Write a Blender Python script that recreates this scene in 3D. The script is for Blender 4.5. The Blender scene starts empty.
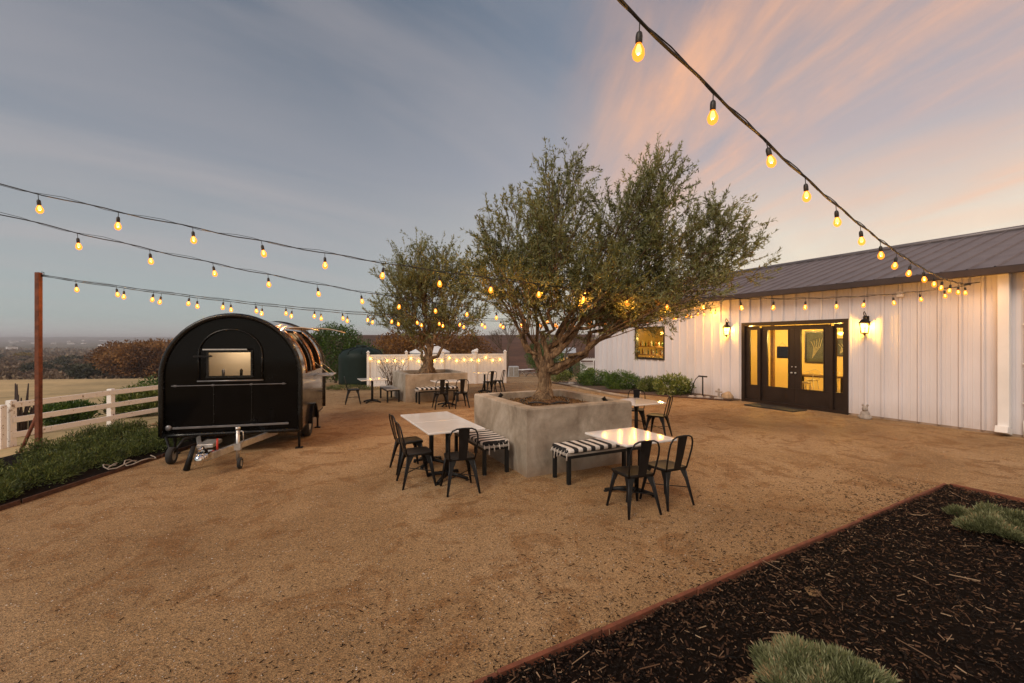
import bpy, math, random
import numpy as np
from mathutils import Vector, Matrix, noise as mnoise
R = math.radians
rnd = random.Random(7)
rng = np.random.default_rng(11)
C = bpy.context.scene.collection
CAM_H, F = 1.95, 440.0

def gp(px, py, z=0.0):
    """a pixel of the photograph -> the point of the level z it looks at"""
    D = (CAM_H - z) * F / (py - 341.5)
    return Vector(((px - 512) * D / F, D, z))

# ------------------------------------------------------------------ meshes
class MB:
    def __init__(s): s.v = []; s.f = []; s.m = []; s.sm = []
    def add(s, vs, fs, mi=0, smooth=False, M=None):
        n = len(s.v)
        s.v += [tuple(M @ Vector(v)) if M is not None else tuple(v) for v in vs]
        for f in fs:
            s.f.append(tuple(i + n for i in f)); s.m.append(mi); s.sm.append(smooth)
        return s
    def box(s, c, d, mi=0, M=None, bev=0.0, rot=None):
        x, y, z = d[0]/2, d[1]/2, d[2]/2
        L = Matrix.Translation(c)
        if rot is not None: L = L @ rot
        if M is not None: L = M @ L
        if bev <= 0:
            vs = [(a*x, b*y, c_*z) for c_ in (-1, 1) for b in (-1, 1) for a in (-1, 1)]
            fs = [(0,2,3,1), (4,5,7,6), (0,1,5,4), (2,6,7,3), (0,4,6,2), (1,3,7,5)]
            return s.add(vs, fs, mi, False, L)
        b = min(bev, x*.9, y*.9, z*.9)
        prof = [(-z, b), (-z + b, 0), (z - b, 0), (z, b)]
        vs = []; k = 8
        for zz, ins in prof:
            X, Y = x - ins, y - ins
            q = b
            vs += [(X-q*.7, -Y, zz), (X, -Y+q*.7, zz), (X, Y-q*.7, zz), (X-q*.7, Y, zz), (-X+q*.7, Y, zz), (-X, Y-q*.7, zz), (-X, -Y+q*.7, zz), (-X+q*.7, -Y, zz)]
        fs = [tuple(range(7, -1, -1)), tuple(range(24, 32))]
        for r in range(3):
            for i in range(8):
                j = (i + 1) % 8
                fs.append((r*8+i, r*8+j, r*8+8+j, r*8+8+i))
        return s.add(vs, fs, mi, False, L)
    def tube(s, pts, r, n=8, mi=0, M=None, caps=True, smooth=True, closed=False):
        pts = [Vector(p) for p in pts]
        rr = r if hasattr(r, '__len__') else [r]*len(pts)
        vs = []; fs = []; N = len(pts)
        t0 = (pts[1] - pts[0]).normalized()
        u = t0.cross(Vector((0, 0, 1)))
        if u.length < 1e-3: u = t0.cross(Vector((0, 1, 0)))
        u.normalize()
        for i, p in enumerate(pts):
            if closed: t = pts[(i+1) % N] - pts[i-1]
            else: t = pts[min(i+1, N-1)] - pts[max(i-1, 0)]
            t = t.normalized() if t.length > 1e-9 else t0
            u = (u - t*u.dot(t)); u.normalize(); w = t.cross(u)
            for k in range(n):
                a = 2*math.pi*k/n
                vs.append(p + (u*math.cos(a) + w*math.sin(a))*rr[i])
        for i in range(N if closed else N-1):
            a0 = i*n; a1 = ((i+1) % N)*n
            for k in range(n):
                j = (k+1) % n
                fs.append((a0+k, a0+j, a1+j, a1+k))
        s.add(vs, fs, mi, smooth, M)
        if caps and not closed:
            n0 = len(s.v) - len(vs)
            s.f.append(tuple(n0+k for k in range(n-1, -1, -1))); s.m.append(mi); s.sm.append(False)
            s.f.append(tuple(n0+(N-1)*n+k for k in range(n))); s.m.append(mi); s.sm.append(False)
        return s
    def lathe(s, prof, n=16, mi=0, M=None, smooth=True, axis='z'):
        vs = []; fs = []
        for (r, z) in prof:
            for k in range(n):
                a = 2*math.pi*k/n
                p = (r*math.cos(a), r*math.sin(a), z)
                if axis == 'x': p = (p[2], p[0], p[1])
                if axis == 'y': p = (p[0], p[2], p[1])
                vs.append(p)
        for i in range(len(prof)-1):
            for k in range(n):
                j = (k+1) % n
                fs.append((i*n+k, i*n+j, (i+1)*n+j, (i+1)*n+k))
        s.add(vs, fs, mi, smooth, M)
        n0 = len(s.v) - len(vs)
        if prof[0][0] > 1e-4: s.f.append(tuple(n0+k for k in range(n-1, -1, -1))); s.m.append(mi); s.sm.append(False)
        if prof[-1][0] > 1e-4: s.f.append(tuple(n0+(len(prof)-1)*n+k for k in range(n))); s.m.append(mi); s.sm.append(False)
        return s
    def prism(s, poly, z0, z1, mi=0, M=None):
        n = len(poly)
        vs = [(p[0], p[1], z0) for p in poly] + [(p[0], p[1], z1) for p in poly]
        fs = [tuple(range(n-1, -1, -1)), tuple(range(n, 2*n))] + [(i, (i+1) % n, n+(i+1) % n, n+i) for i in range(n)]
        return s.add(vs, fs, mi, False, M)
    def build(s, name, mats, parent=None, loc=None, rz=0.0):
        me = bpy.data.meshes.new(name)
        me.from_pydata(s.v, [], s.f)
        for m in (mats if isinstance(mats, (list, tuple)) else [mats]): me.materials.append(m)
        me.polygons.foreach_set('material_index', s.m)
        me.polygons.foreach_set('use_smooth', s.sm)
        me.update()
        o = bpy.data.objects.new(name, me); C.objects.link(o)
        if loc is not None: o.location = loc
        o.rotation_euler = (0, 0, rz)
        o.parent = parent
        return o

def np_obj(name, V, Fc, mats, parent=None, tint=None, mi=None, loc=None, rz=0.0, smooth=False):
    """V (n,3), Fc (m,k) -> one mesh; tint = one number per face"""
    me = bpy.data.meshes.new(name)
    m, k = Fc.shape
    me.vertices.add(len(V)); me.vertices.foreach_set('co', np.asarray(V, dtype=np.float32).ravel())
    me.loops.add(m*k); me.loops.foreach_set('vertex_index', Fc.astype(np.int32).ravel())
    me.polygons.add(m); me.polygons.foreach_set('loop_start', (np.arange(m)*k).astype(np.int32))
    try: me.polygons.foreach_set('loop_total', np.full(m, k, dtype=np.int32))
    except Exception: pass
    for q in (mats if isinstance(mats, (list, tuple)) else [mats]): me.materials.append(q)
    if mi is not None: me.polygons.foreach_set('material_index', mi.astype(np.int32))
    me.polygons.foreach_set('use_smooth', np.full(m, smooth))
    if tint is not None:
        a = me.attributes.new('tint', 'FLOAT', 'FACE'); a.data.foreach_set('value', tint.astype(np.float32))
    me.update(); me.validate()
    o = bpy.data.objects.new(name, me); C.objects.link(o)
    if loc is not None: o.location = loc
    o.rotation_euler = (0, 0, rz); o.parent = parent
    return o

def tag(o, label=None, cat=None, group=None, kind=None):
    if label: o['label'] = label
    if cat: o['category'] = cat
    if group: o['group'] = group
    if kind: o['kind'] = kind
    return o
def thing(name, label, cat, loc=(0, 0, 0), rz=0.0, group=None):
    o = bpy.data.objects.new(name, None); C.objects.link(o)
    o.empty_display_size = .2
    o.location = loc; o.rotation_euler = (0, 0, rz)
    return tag(o, label, cat, group)
def kids(o): return [c for c in C.objects if c.parent == o]
def copy_tree(o, loc, rz, label=None, group=None):
    r = o.copy(); C.objects.link(r); r.location = loc; r.rotation_euler = (0, 0, rz)
    if label: r['label'] = label
    if group: r['group'] = group
    for ch in kids(o):
        c = ch.copy(); C.objects.link(c); c.parent = r
        for g in kids(ch):
            d = g.copy(); C.objects.link(d); d.parent = c
    return r
def face_rz(fx, fy): return math.atan2(-fx, fy)

# ------------------------------------------------------------------ materials
def newmat(name):
    m = bpy.data.materials.new(name); m.use_nodes = True
    nt = m.node_tree; b = nt.nodes['Principled BSDF']
    return m, nt, b
def ramp(nt, stops, fac=None, interp='LINEAR'):
    r = nt.nodes.new('ShaderNodeValToRGB'); r.color_ramp.interpolation = interp
    e = r.color_ramp.elements
    while len(e) < len(stops): e.new(0.5)
    for i, (p, c) in enumerate(stops): e[i].position = p; e[i].color = (*c, 1)
    if fac is not None: nt.links.new(fac, r.inputs[0])
    return r
def noise(nt, scale, detail=4, rough=.55, vec=None, dist=0.0):
    n = nt.nodes.new('ShaderNodeTexNoise'); n.inputs['Scale'].default_value = scale
    n.inputs['Detail'].default_value = detail; n.inputs['Roughness'].default_value = rough
    n.inputs['Distortion'].default_value = dist
    if vec is not None: nt.links.new(vec, n.inputs['Vector'])
    return n
def coords(nt, kind='Object', scale=None):
    t = nt.nodes.new('ShaderNodeTexCoord'); o = t.outputs[kind]
    if scale:
        mp = nt.nodes.new('ShaderNodeMapping'); mp.inputs['Scale'].default_value = scale
        nt.links.new(o, mp.inputs[0]); o = mp.outputs[0]
    return o
def wpos(nt):
    return nt.nodes.new('ShaderNodeNewGeometry').outputs['Position']
def mixc(nt, fac, a, b, mode='MIX'):
    m = nt.nodes.new('ShaderNodeMix'); m.data_type = 'RGBA'; m.blend_type = mode
    for s_, v in ((m.inputs[0], fac), (m.inputs[6], a), (m.inputs[7], b)):
        if isinstance(v, (int, float)): s_.default_value = v
        elif isinstance(v, tuple): s_.default_value = (*v, 1)
        else: nt.links.new(v, s_)
    return m.outputs[2]
def math_(nt, op, a, b=None, c=None, clamp=False):
    m = nt.nodes.new('ShaderNodeMath'); m.operation = op; m.use_clamp = clamp
    for i, v in enumerate((a, b, c)):
        if v is None: continue
        if isinstance(v, (int, float)): m.inputs[i].default_value = v
        else: nt.links.new(v, m.inputs[i])
    return m.outputs[0]
def bump(nt, b, height, strength=.3, dist=.01):
    n = nt.nodes.new('ShaderNodeBump'); n.inputs['Strength'].default_value = strength
    n.inputs['Distance'].default_value = dist
    nt.links.new(height, n.inputs['Height']); nt.links.new(n.outputs[0], b.inputs['Normal'])
    return n
def simple(name, col, rough=.5, metal=0.0, var=.25, scale=12, bmp=.0, coat=0.0, kind='Object', spec=.5):
    m, nt, b = newmat(name); b.inputs['Specular IOR Level'].default_value = spec
    n = noise(nt, scale, 5, .6, coords(nt, kind))
    lo = tuple(max(0, c*(1-var)) for c in col); hi = tuple(min(1, c*(1+var)) for c in col)
    r = ramp(nt, [(.3, lo), (.7, hi)], n.outputs[0])
    nt.links.new(r.outputs[0], b.inputs['Base Color'])
    rr = nt.nodes.new('ShaderNodeMapRange'); rr.inputs[3].default_value = max(0, rough-.1); rr.inputs[4].default_value = min(1, rough+.12)
    nt.links.new(n.outputs[0], rr.inputs[0]); nt.links.new(rr.outputs[0], b.inputs['Roughness'])
    b.inputs['Metallic'].default_value = metal
    if coat: b.inputs['Coat Weight'].default_value = coat
    if bmp: bump(nt, b, n.outputs[0], bmp, .01)
    return m
def leafmat(name, stops, back=None, trans=.25, rough=.5):
    m, nt, b = newmat(name)
    a = nt.nodes.new('ShaderNodeAttribute'); a.attribute_name = 'tint'
    r = ramp(nt, stops, a.outputs['Fac'])
    col = r.outputs[0]
    if back:
        g = nt.nodes.new('ShaderNodeNewGeometry')
        col = mixc(nt, g.outputs['Backfacing'], col, back)
    nt.links.new(col, b.inputs['Base Color']); b.inputs['Roughness'].default_value = rough
    t = nt.nodes.new('ShaderNodeBsdfTranslucent'); nt.links.new(col, t.inputs[0])
    mx = nt.nodes.new('ShaderNodeMixShader'); mx.inputs[0].default_value = trans
    nt.links.new(b.outputs[0], mx.inputs[1]); nt.links.new(t.outputs[0], mx.inputs[2])
    nt.links.new(mx.outputs[0], nt.nodes['Material Output'].inputs[0])
    return m
def tintmat(name, stops, rough=.8, bmp=0):
    m, nt, b = newmat(name)
    a = nt.nodes.new('ShaderNodeAttribute'); a.attribute_name = 'tint'
    r = ramp(nt, stops, a.outputs['Fac']); nt.links.new(r.outputs[0], b.inputs['Base Color'])
    b.inputs['Roughness'].default_value = rough; b.inputs['Specular IOR Level'].default_value = .2
    return m
def emis(name, col, strength):
    m, nt, b = newmat(name)
    b.inputs['Base Color'].default_value = (*col, 1)
    b.inputs['Emission Color'].default_value = (*col, 1); b.inputs['Emission Strength'].default_value = strength
    return m
def glassmat(name, tint=(.95, .95, .95), refl=1.0):
    m, nt, b = newmat(name); nt.nodes.remove(b)
    fr = nt.nodes.new('ShaderNodeFresnel'); fr.inputs[0].default_value = 1.5
    f2 = math_(nt, 'MULTIPLY', fr.outputs[0], refl, clamp=True)
    t = nt.nodes.new('ShaderNodeBsdfTransparent'); t.inputs[0].default_value = (*tint, 1)
    g = nt.nodes.new('ShaderNodeBsdfGlossy'); g.inputs['Roughness'].default_value = .03
    mx = nt.nodes.new('ShaderNodeMixShader'); nt.links.new(f2, mx.inputs[0])
    nt.links.new(t.outputs[0], mx.inputs[1]); nt.links.new(g.outputs[0], mx.inputs[2])
    nt.links.new(mx.outputs[0], nt.nodes['Material Output'].inputs[0])
    return m

M = {}
M['black_metal'] = simple('black_powder_coat', (.009, .009, .010), .36, .0, .4, 9, spec=.28)
M['seat_metal'] = simple('worn_black_seat', (.012, .010, .009), .5, .0, .4, 5, spec=.2)
M['black_steel'] = simple('black_steel', (.011, .011, .011), .5, .0, spec=.25)
M['white_top'] = simple('white_laminate', (.74, .72, .70), .07, 0, .05, 3)
M['bench_wood'] = simple('grey_bench_wood', (.30, .27, .24), .6, 0, .25, 6, .1)
M['white_metal'] = None
M['gloss_black'] = simple('black_gloss_paint', (.003, .003, .0032), .06, 0, .3, 2, spec=.14)
M['trim_black'] = simple('black_trim', (.006, .006, .006), .25, .0, spec=.4)
M['silver'] = simple('galvanised_steel', (.55, .55, .54), .38, .85, .2, 14)
M['rail'] = simple('dull_rail', (.20, .20, .21), .35, .6, .25, 8)
M['chrome'] = simple('chrome', (.75, .75, .75), .12, 1.0, .1)
M['rubber'] = simple('tyre_rubber', (.02, .02, .02), .8, 0, .3, 20, .1)
M['rust'] = simple('rusty_steel', (.17, .055, .028), .8, .2, .45, 14, .15)
M['glass'] = glassmat('window_glass')
M['cable'] = simple('black_cable', (.015, .015, .015), .6)
M['socket'] = simple('bulb_socket', (.02, .018, .016), .5)
M['bulb'] = emis('string_bulb_filament_glow', (1.0, .34, .11), 10)
def mk_envelope():
    m, nt, b = newmat('amber_bulb_halo_glass'); nt.nodes.remove(b)
    t = nt.nodes.new('ShaderNodeBsdfTransparent'); t.inputs[0].default_value = (1, .86, .6, 1)
    e = nt.nodes.new('ShaderNodeEmission'); e.inputs[0].default_value = (1, .26, .02, 1); e.inputs[1].default_value = 2.3  # orange emission in the shell stands in for the halo round the bulb
    x = nt.nodes.new('ShaderNodeMixShader'); x.inputs[0].default_value = .55
    nt.links.new(t.outputs[0], x.inputs[1]); nt.links.new(e.outputs[0], x.inputs[2]); nt.links.new(x.outputs[0], nt.nodes['Material Output'].inputs[0])
    m.cycles.emission_sampling = 'NONE'
    return m
M['envelope'] = mk_envelope()
M['fence_bulb'] = emis('small_bulb_glow', (1.0, .50, .06), 14)
M['lamp_glow'] = emis('lantern_flame', (1.0, .50, .08), 9)
M['door_paint'] = simple('dark_brown_door_paint', (.022, .014, .011), .35, 0, .25, 3, spec=.35)
M['vinyl'] = simple('white_vinyl', (.80, .78, .77), .4, 0, .06, 2)
M['tank_green'] = simple('dark_green_polythene', (.012, .022, .019), .5, 0, .15, 3, spec=.15)
M['tank_steel'] = simple('pale_galvanised', (.50, .52, .55), .45, .3, .1, 3)
M['iron'] = simple('black_iron', (.015, .013, .012), .5, .4)
M['mat_rubber'] = simple('coir_doormat', (.02, .016, .014), .9, 0, .4, 60, .3)
M['stone'] = simple('grey_stone', (.32, .28, .25), .85, 0, .3, 9, .5)
M['tan_stone'] = simple('tan_stone', (.42, .30, .19), .85, 0, .25, 7, .5)
M['soil_dark'] = simple('dark_soil', (.008, .005, .0035), .95, 0, .6, 18, .5, kind='Object', spec=.1)
M['soil_brown'] = simple('planter_soil', (.12, .062, .03), .95, 0, .5, 22, .6)
M['fascia'] = simple('brown_fascia', (.045, .034, .034), .45, .2, .2, 4)
M['awning'] = simple('pale_hatch_lining', (.5, .42, .34), .35, .3, .1, 3)

def mk_siding():
    m, nt, b = newmat('white_ribbed_siding')
    n = noise(nt, 1.3, 5, .6, coords(nt, 'Object', (1, 1, .35)))
    r = ramp(nt, [(.3, (.60, .575, .60)), (.75, (.72, .69, .72))], n.outputs[0])
    sep = nt.nodes.new('ShaderNodeSeparateXYZ'); nt.links.new(coords(nt, 'Object'), sep.inputs[0])
    n2 = noise(nt, 9, 6, .7, coords(nt, 'Object', (1, 1, .5)))
    low = math_(nt, 'MULTIPLY', math_(nt, 'SUBTRACT', .55, sep.outputs[2], clamp=True), math_(nt, 'MULTIPLY', n2.outputs[0], 1.0))
    c = mixc(nt, low, r.outputs[0], (.36, .26, .18))
    nt.links.new(c, b.inputs['Base Color']); b.inputs['Roughness'].default_value = .42
    n3 = noise(nt, 1.6, 2, .5, coords(nt)); bump(nt, b, n3.outputs[0], .25, .03)
    return m
M['siding'] = mk_siding()
def mk_roof():
    m, nt, b = newmat('brown_grey_metal_roof')
    n = noise(nt, 2.0, 5, .6, coords(nt))
    r = ramp(nt, [(.3, (.135, .115, .12)), (.75, (.20, .17, .17))], n.outputs[0])
    nt.links.new(r.outputs[0], b.inputs['Base Color']); b.inputs['Roughness'].default_value = .45; b.inputs['Metallic'].default_value = .35
    return m
M['roof'] = mk_roof()
def mk_concrete():
    m, nt, b = newmat('trowelled_concrete')
    v = coords(nt)
    n1 = noise(nt, 1.6, 6, .6, v, .6); n2 = noise(nt, 11, 6, .7, v); n3 = noise(nt, 60, 3, .6, v)
    r = ramp(nt, [(.32, (.17, .135, .10)), (.5, (.31, .265, .21)), (.68, (.44, .39, .33))], n1.outputs[0])
    c = mixc(nt, .35, r.outputs[0], n2.outputs[0], 'OVERLAY')
    sep = nt.nodes.new('ShaderNodeSeparateXYZ'); nt.links.new(v, sep.inputs[0])
    low = math_(nt, 'MULTIPLY', math_(nt, 'SUBTRACT', 1.0, math_(nt, 'MULTIPLY', sep.outputs[2], 5.0), clamp=True), n2.outputs[0], clamp=True)
    c = mixc(nt, low, c, (.26, .16, .09))
    nt.links.new(c, b.inputs['Base Color']); b.inputs['Roughness'].default_value = .75
    s = math_(nt, 'ADD', n2.outputs[0], math_(nt, 'MULTIPLY', n3.outputs[0], .4))
    bump(nt, b, s, .35, .012)
    return m
M['concrete'] = mk_concrete()
def mk_gravel():
    m, nt, b = newmat('decomposed_granite')
    v = wpos(nt)
    big = noise(nt, .35, 5, .6, v, .5); mid = noise(nt, 1.9, 7, .66, v, 1.1); fine = noise(nt, 110, 4, .75, v); pt2 = noise(nt, 6.5, 5, .6, v, .6)
    vor = nt.nodes.new('ShaderNodeTexVoronoi'); vor.inputs['Scale'].default_value = 125; nt.links.new(v, vor.inputs['Vector'])
    grain = nt.nodes.new('ShaderNodeSeparateColor'); nt.links.new(vor.outputs['Color'], grain.inputs[0])
    base = ramp(nt, [(.3, (.215, .126, .052)), (.5, (.315, .196, .088)), (.72, (.42, .288, .155))], big.outputs[0])
    patch = ramp(nt, [(.51, (0, 0, 0)), (.60, (1, 1, 1))], mid.outputs[0])
    c = mixc(nt, math_(nt, 'MULTIPLY', patch.outputs[0], .6), base.outputs[0], (.19, .085, .020))
    p2_ = ramp(nt, [(.56, (0, 0, 0)), (.72, (1, 1, 1))], pt2.outputs[0])
    c = mixc(nt, math_(nt, 'MULTIPLY', p2_.outputs[0], .55), c, (.17, .095, .035))
    gr = ramp(nt, [(0, (.12, .12, .12)), (.25, (.4, .4, .4)), (.6, (.56, .55, .54)), (.9, (.75, .74, .76)), (1, (.95, .93, .93))], grain.outputs[0])
    c = mixc(nt, .80, c, gr.outputs[0], 'OVERLAY')
    fr = ramp(nt, [(.3, (.2, .2, .2)), (.7, (.8, .8, .8))], fine.outputs[0])
    c = mixc(nt, .6, c, fr.outputs[0], 'OVERLAY')
    nt.links.new(c, b.inputs['Base Color']); b.inputs['Roughness'].default_value = .9
    h = math_(nt, 'ADD', math_(nt, 'MULTIPLY', vor.outputs['Distance'], .5), math_(nt, 'ADD', math_(nt, 'MULTIPLY', mid.outputs[0], 1.6), math_(nt, 'MULTIPLY', fine.outputs[0], .5)))
    bump(nt, b, h, .7, .018)
    return m
M['gravel'] = mk_gravel()
def mk_terrain():
    m, nt, b = newmat('winter_fields')
    a = nt.nodes.new('ShaderNodeAttribute'); a.attribute_name = 'zone'
    v = wpos(nt)
    n1 = noise(nt, .12, 7, .65, v, .5); n2 = noise(nt, 2.2, 6, .7, v); n3 = noise(nt, .012, 8, .7, v)
    c = mixc(nt, .7, a.outputs['Color'], ramp(nt, [(.3, (.28, .3, .3)), (.7, (.72, .7, .66))], n1.outputs[0]).outputs[0], 'OVERLAY')
    c = mixc(nt, .6, c, ramp(nt, [(.3, (.3, .32, .3)), (.7, (.7, .68, .66))], n2.outputs[0]).outputs[0], 'OVERLAY')
    c = mixc(nt, .8, c, ramp(nt, [(.35, (.26, .3, .28)), (.65, (.75, .7, .66))], n3.outputs[0]).outputs[0], 'OVERLAY')
    nt.links.new(c, b.inputs['Base Color']); b.inputs['Roughness'].default_value = .95
    b.inputs['Specular IOR Level'].default_value = .1
    return m
M['terrain'] = mk_terrain()
def mk_bark():
    m, nt, b = newmat('olive_bark')
    v = coords(nt, 'Object', (1, 1, .35))
    n = noise(nt, 14, 7, .7, v, .8); n2 = noise(nt, 3, 4, .6, v)
    r = ramp(nt, [(.36, (.03, .017, .009)), (.5, (.15, .092, .048)), (.66, (.34, .24, .14))], n.outputs[0])
    c = mixc(nt, .5, r.outputs[0], n2.outputs[0], 'OVERLAY')
    nt.links.new(c, b.inputs['Base Color']); b.inputs['Roughness'].default_value = .85
    bump(nt, b, n.outputs[0], 1.0, .06)
    return m
M['bark'] = mk_bark()
M['twig'] = simple('thin_bark', (.12, .085, .06), .85, 0, .3)
def mk_stripe():
    m, nt, b = newmat('black_and_white_stripes')
    v = coords(nt); sep = nt.nodes.new('ShaderNodeSeparateXYZ'); nt.links.new(v, sep.inputs[0])
    n = noise(nt, 25, 3, .6, v)
    x = math_(nt, 'ADD', sep.outputs[0], math_(nt, 'MULTIPLY', n.outputs[0], .008))
    fr = math_(nt, 'FRACT', math_(nt, 'MULTIPLY', x, 7.0))
    k = math_(nt, 'LESS_THAN', fr, .5)
    c = mixc(nt, k, (.66, .61, .56), (.018, .017, .018))
    w = noise(nt, 180, 2, .5, v)
    c = mixc(nt, .35, c, w.outputs[0], 'OVERLAY')
    nt.links.new(c, b.inputs['Base Color']); b.inputs['Roughness'].default_value = .95
    bump(nt, b, w.outputs[0], .5, .006)
    return m
M['stripe'] = mk_stripe()
M['fringe'] = simple('pale_fringe', (.5, .45, .4), .95, 0, .3, 60, .3)
def mk_oldwhite():
    m, nt, b = newmat('flaking_white_paint')
    v = coords(nt, 'Object'); n = noise(nt, 11, 7, .7, v, .4); n2 = noise(nt, 1.1, 3, .6, v)
    s = math_(nt, 'ADD', math_(nt, 'MULTIPLY', n.outputs[0], .8), math_(nt, 'MULTIPLY', n2.outputs[0], .3))
    r = ramp(nt, [(.37, (.13, .08, .05)), (.42, (.36, .27, .2)), (.46, (.82, .79, .76))], s)
    nt.links.new(r.outputs[0], b.inputs['Base Color']); b.inputs['Roughness'].default_value = .75
    bump(nt, b, n.outputs[0], .3, .01)
    return m
M['oldwhite'] = mk_oldwhite()
def mk_edging():
    m, nt, b = newmat('rust_red_edging')
    v = coords(nt); n = noise(nt, 7, 6, .65, v)
    r = ramp(nt, [(.3, (.09, .03, .015)), (.6, (.20, .062, .03)), (.8, (.27, .12, .07))], n.outputs[0])
    nt.links.new(r.outputs[0], b.inputs['Base Color']); b.inputs['Roughness'].default_value = .8
    bump(nt, b, n.outputs[0], .4, .01)
    return m
M['edging'] = mk_edging()
M['rust_dark'] = simple('dark_rusty_edging', (.075, .035, .022), .9, 0, .5, 14, .15)
M['olive'] = leafmat('olive_leaves', [(0, (.06, .068, .013)), (.45, (.155, .155, .034)), (.8, (.30, .265, .065)), (1, (.40, .27, .055))], (.28, .30, .14), .34, .38)
M['laurel'] = leafmat('laurel_leaves', [(0, (.025, .055, .010)), (.6, (.07, .14, .02)), (1, (.14, .21, .035))], None, .2, .38)
M['juniper'] = leafmat('juniper_sprays', [(0, (.03, .045, .010)), (.5, (.085, .12, .026)), (1, (.22, .25, .06))], None, .2, .6)
M['autumn'] = leafmat('russet_oak_leaves', [(0, (.12, .055, .018)), (.5, (.19, .085, .020)), (1, (.38, .19, .045))], None, .2, .7)
M['yellowtree'] = leafmat('yellowing_leaves', [(0, (.14, .10, .02)), (.5, (.25, .17, .03)), (1, (.36, .26, .05))], None, .2, .7)
M['darkoak'] = leafmat('dark_oak_leaves', [(0, (.03, .035, .018)), (.6, (.06, .062, .03)), (1, (.10, .09, .045))], None, .2, .7)
M['scrub'] = leafmat('winter_scrub', [(0, (.11, .075, .045)), (.6, (.19, .13, .08)), (1, (.27, .20, .12))], None, .1, .8)
M['lavender'] = leafmat('grey_green_leaves', [(0, (.05, .06, .02)), (.45, (.16, .18, .075)), (.78, (.32, .33, .18)), (.9, (.36, .28, .14)), (1, (.48, .32, .17))], None, .2, .6)
M['broadleaf'] = leafmat('variegated_leaves', [(0, (.05, .08, .015)), (.5, (.15, .19, .035)), (.85, (.30, .32, .09)), (1, (.45, .45, .3))], None, .2, .4)
M['chip'] = tintmat('bark_chips', [(0, (.002, .0014, .001)), (.5, (.008, .0045, .003)), (.70, (.045, .021, .011)), (.9, (.12, .065, .036)), (1, (.42, .29, .18))], .75)
M['pebble'] = tintmat('granite_pebbles', [(0, (.10, .07, .045)), (.4, (.27, .185, .11)), (.8, (.42, .32, .23)), (1, (.66, .60, .52))], .8)
M['litter'] = tintmat('dry_leaf_litter', [(0, (.05, .025, .01)), (.5, (.16, .085, .035)), (1, (.34, .2, .08))], .8)
# ------------------------------------------------------------------ leaves and trees
def unit(a): return a/np.maximum(np.linalg.norm(a, axis=-1, keepdims=True), 1e-9)
def leaf_quads(P, Dr, L, W, jitter_n=True):
    """diamond leaves: base P, direction Dr, length L, width W"""
    n = len(P)
    r = unit(rng.normal(size=(n, 3)))
    S = unit(np.cross(Dr, r)); Nn = np.cross(S, Dr)
    L = L[:, None]; W = W[:, None]
    V = np.empty((n, 4, 3))
    V[:, 0] = P; V[:, 1] = P + Dr*L*.5 + S*W*.5 + Nn*L*.05
    V[:, 2] = P + Dr*L - Nn*L*.06; V[:, 3] = P + Dr*L*.5 - S*W*.5 + Nn*L*.05
    Fc = np.arange(n*4).reshape(n, 4)
    return V.reshape(-1, 3), Fc

def bez(p0, p1, p2, p3, n):
    t = np.linspace(0, 1, n)[:, None]
    return (1-t)**3*p0 + 3*(1-t)**2*t*p1 + 3*(1-t)*t*t*p2 + t**3*p3

def twig_tubes(A, B, r0):
    """many 3-sided tapered twigs A->B"""
    n = len(A); d = unit(B-A); u = unit(np.cross(d, rng.normal(size=(n, 3)))); w = np.cross(d, u)
    V = np.empty((n, 4, 3))
    for k in range(3):
        a = 2*math.pi*k/3
        V[:, k] = A + (u*math.cos(a) + w*math.sin(a))*r0
    V[:, 3] = B
    base = (np.arange(n)*4)[:, None]
    Fc = np.concatenate([base + np.array([[0, 1, 3, 3]]), base + np.array([[1, 2, 3, 3]]), base + np.array([[2, 0, 3, 3]])])
    return V.reshape(-1, 3), Fc

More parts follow.
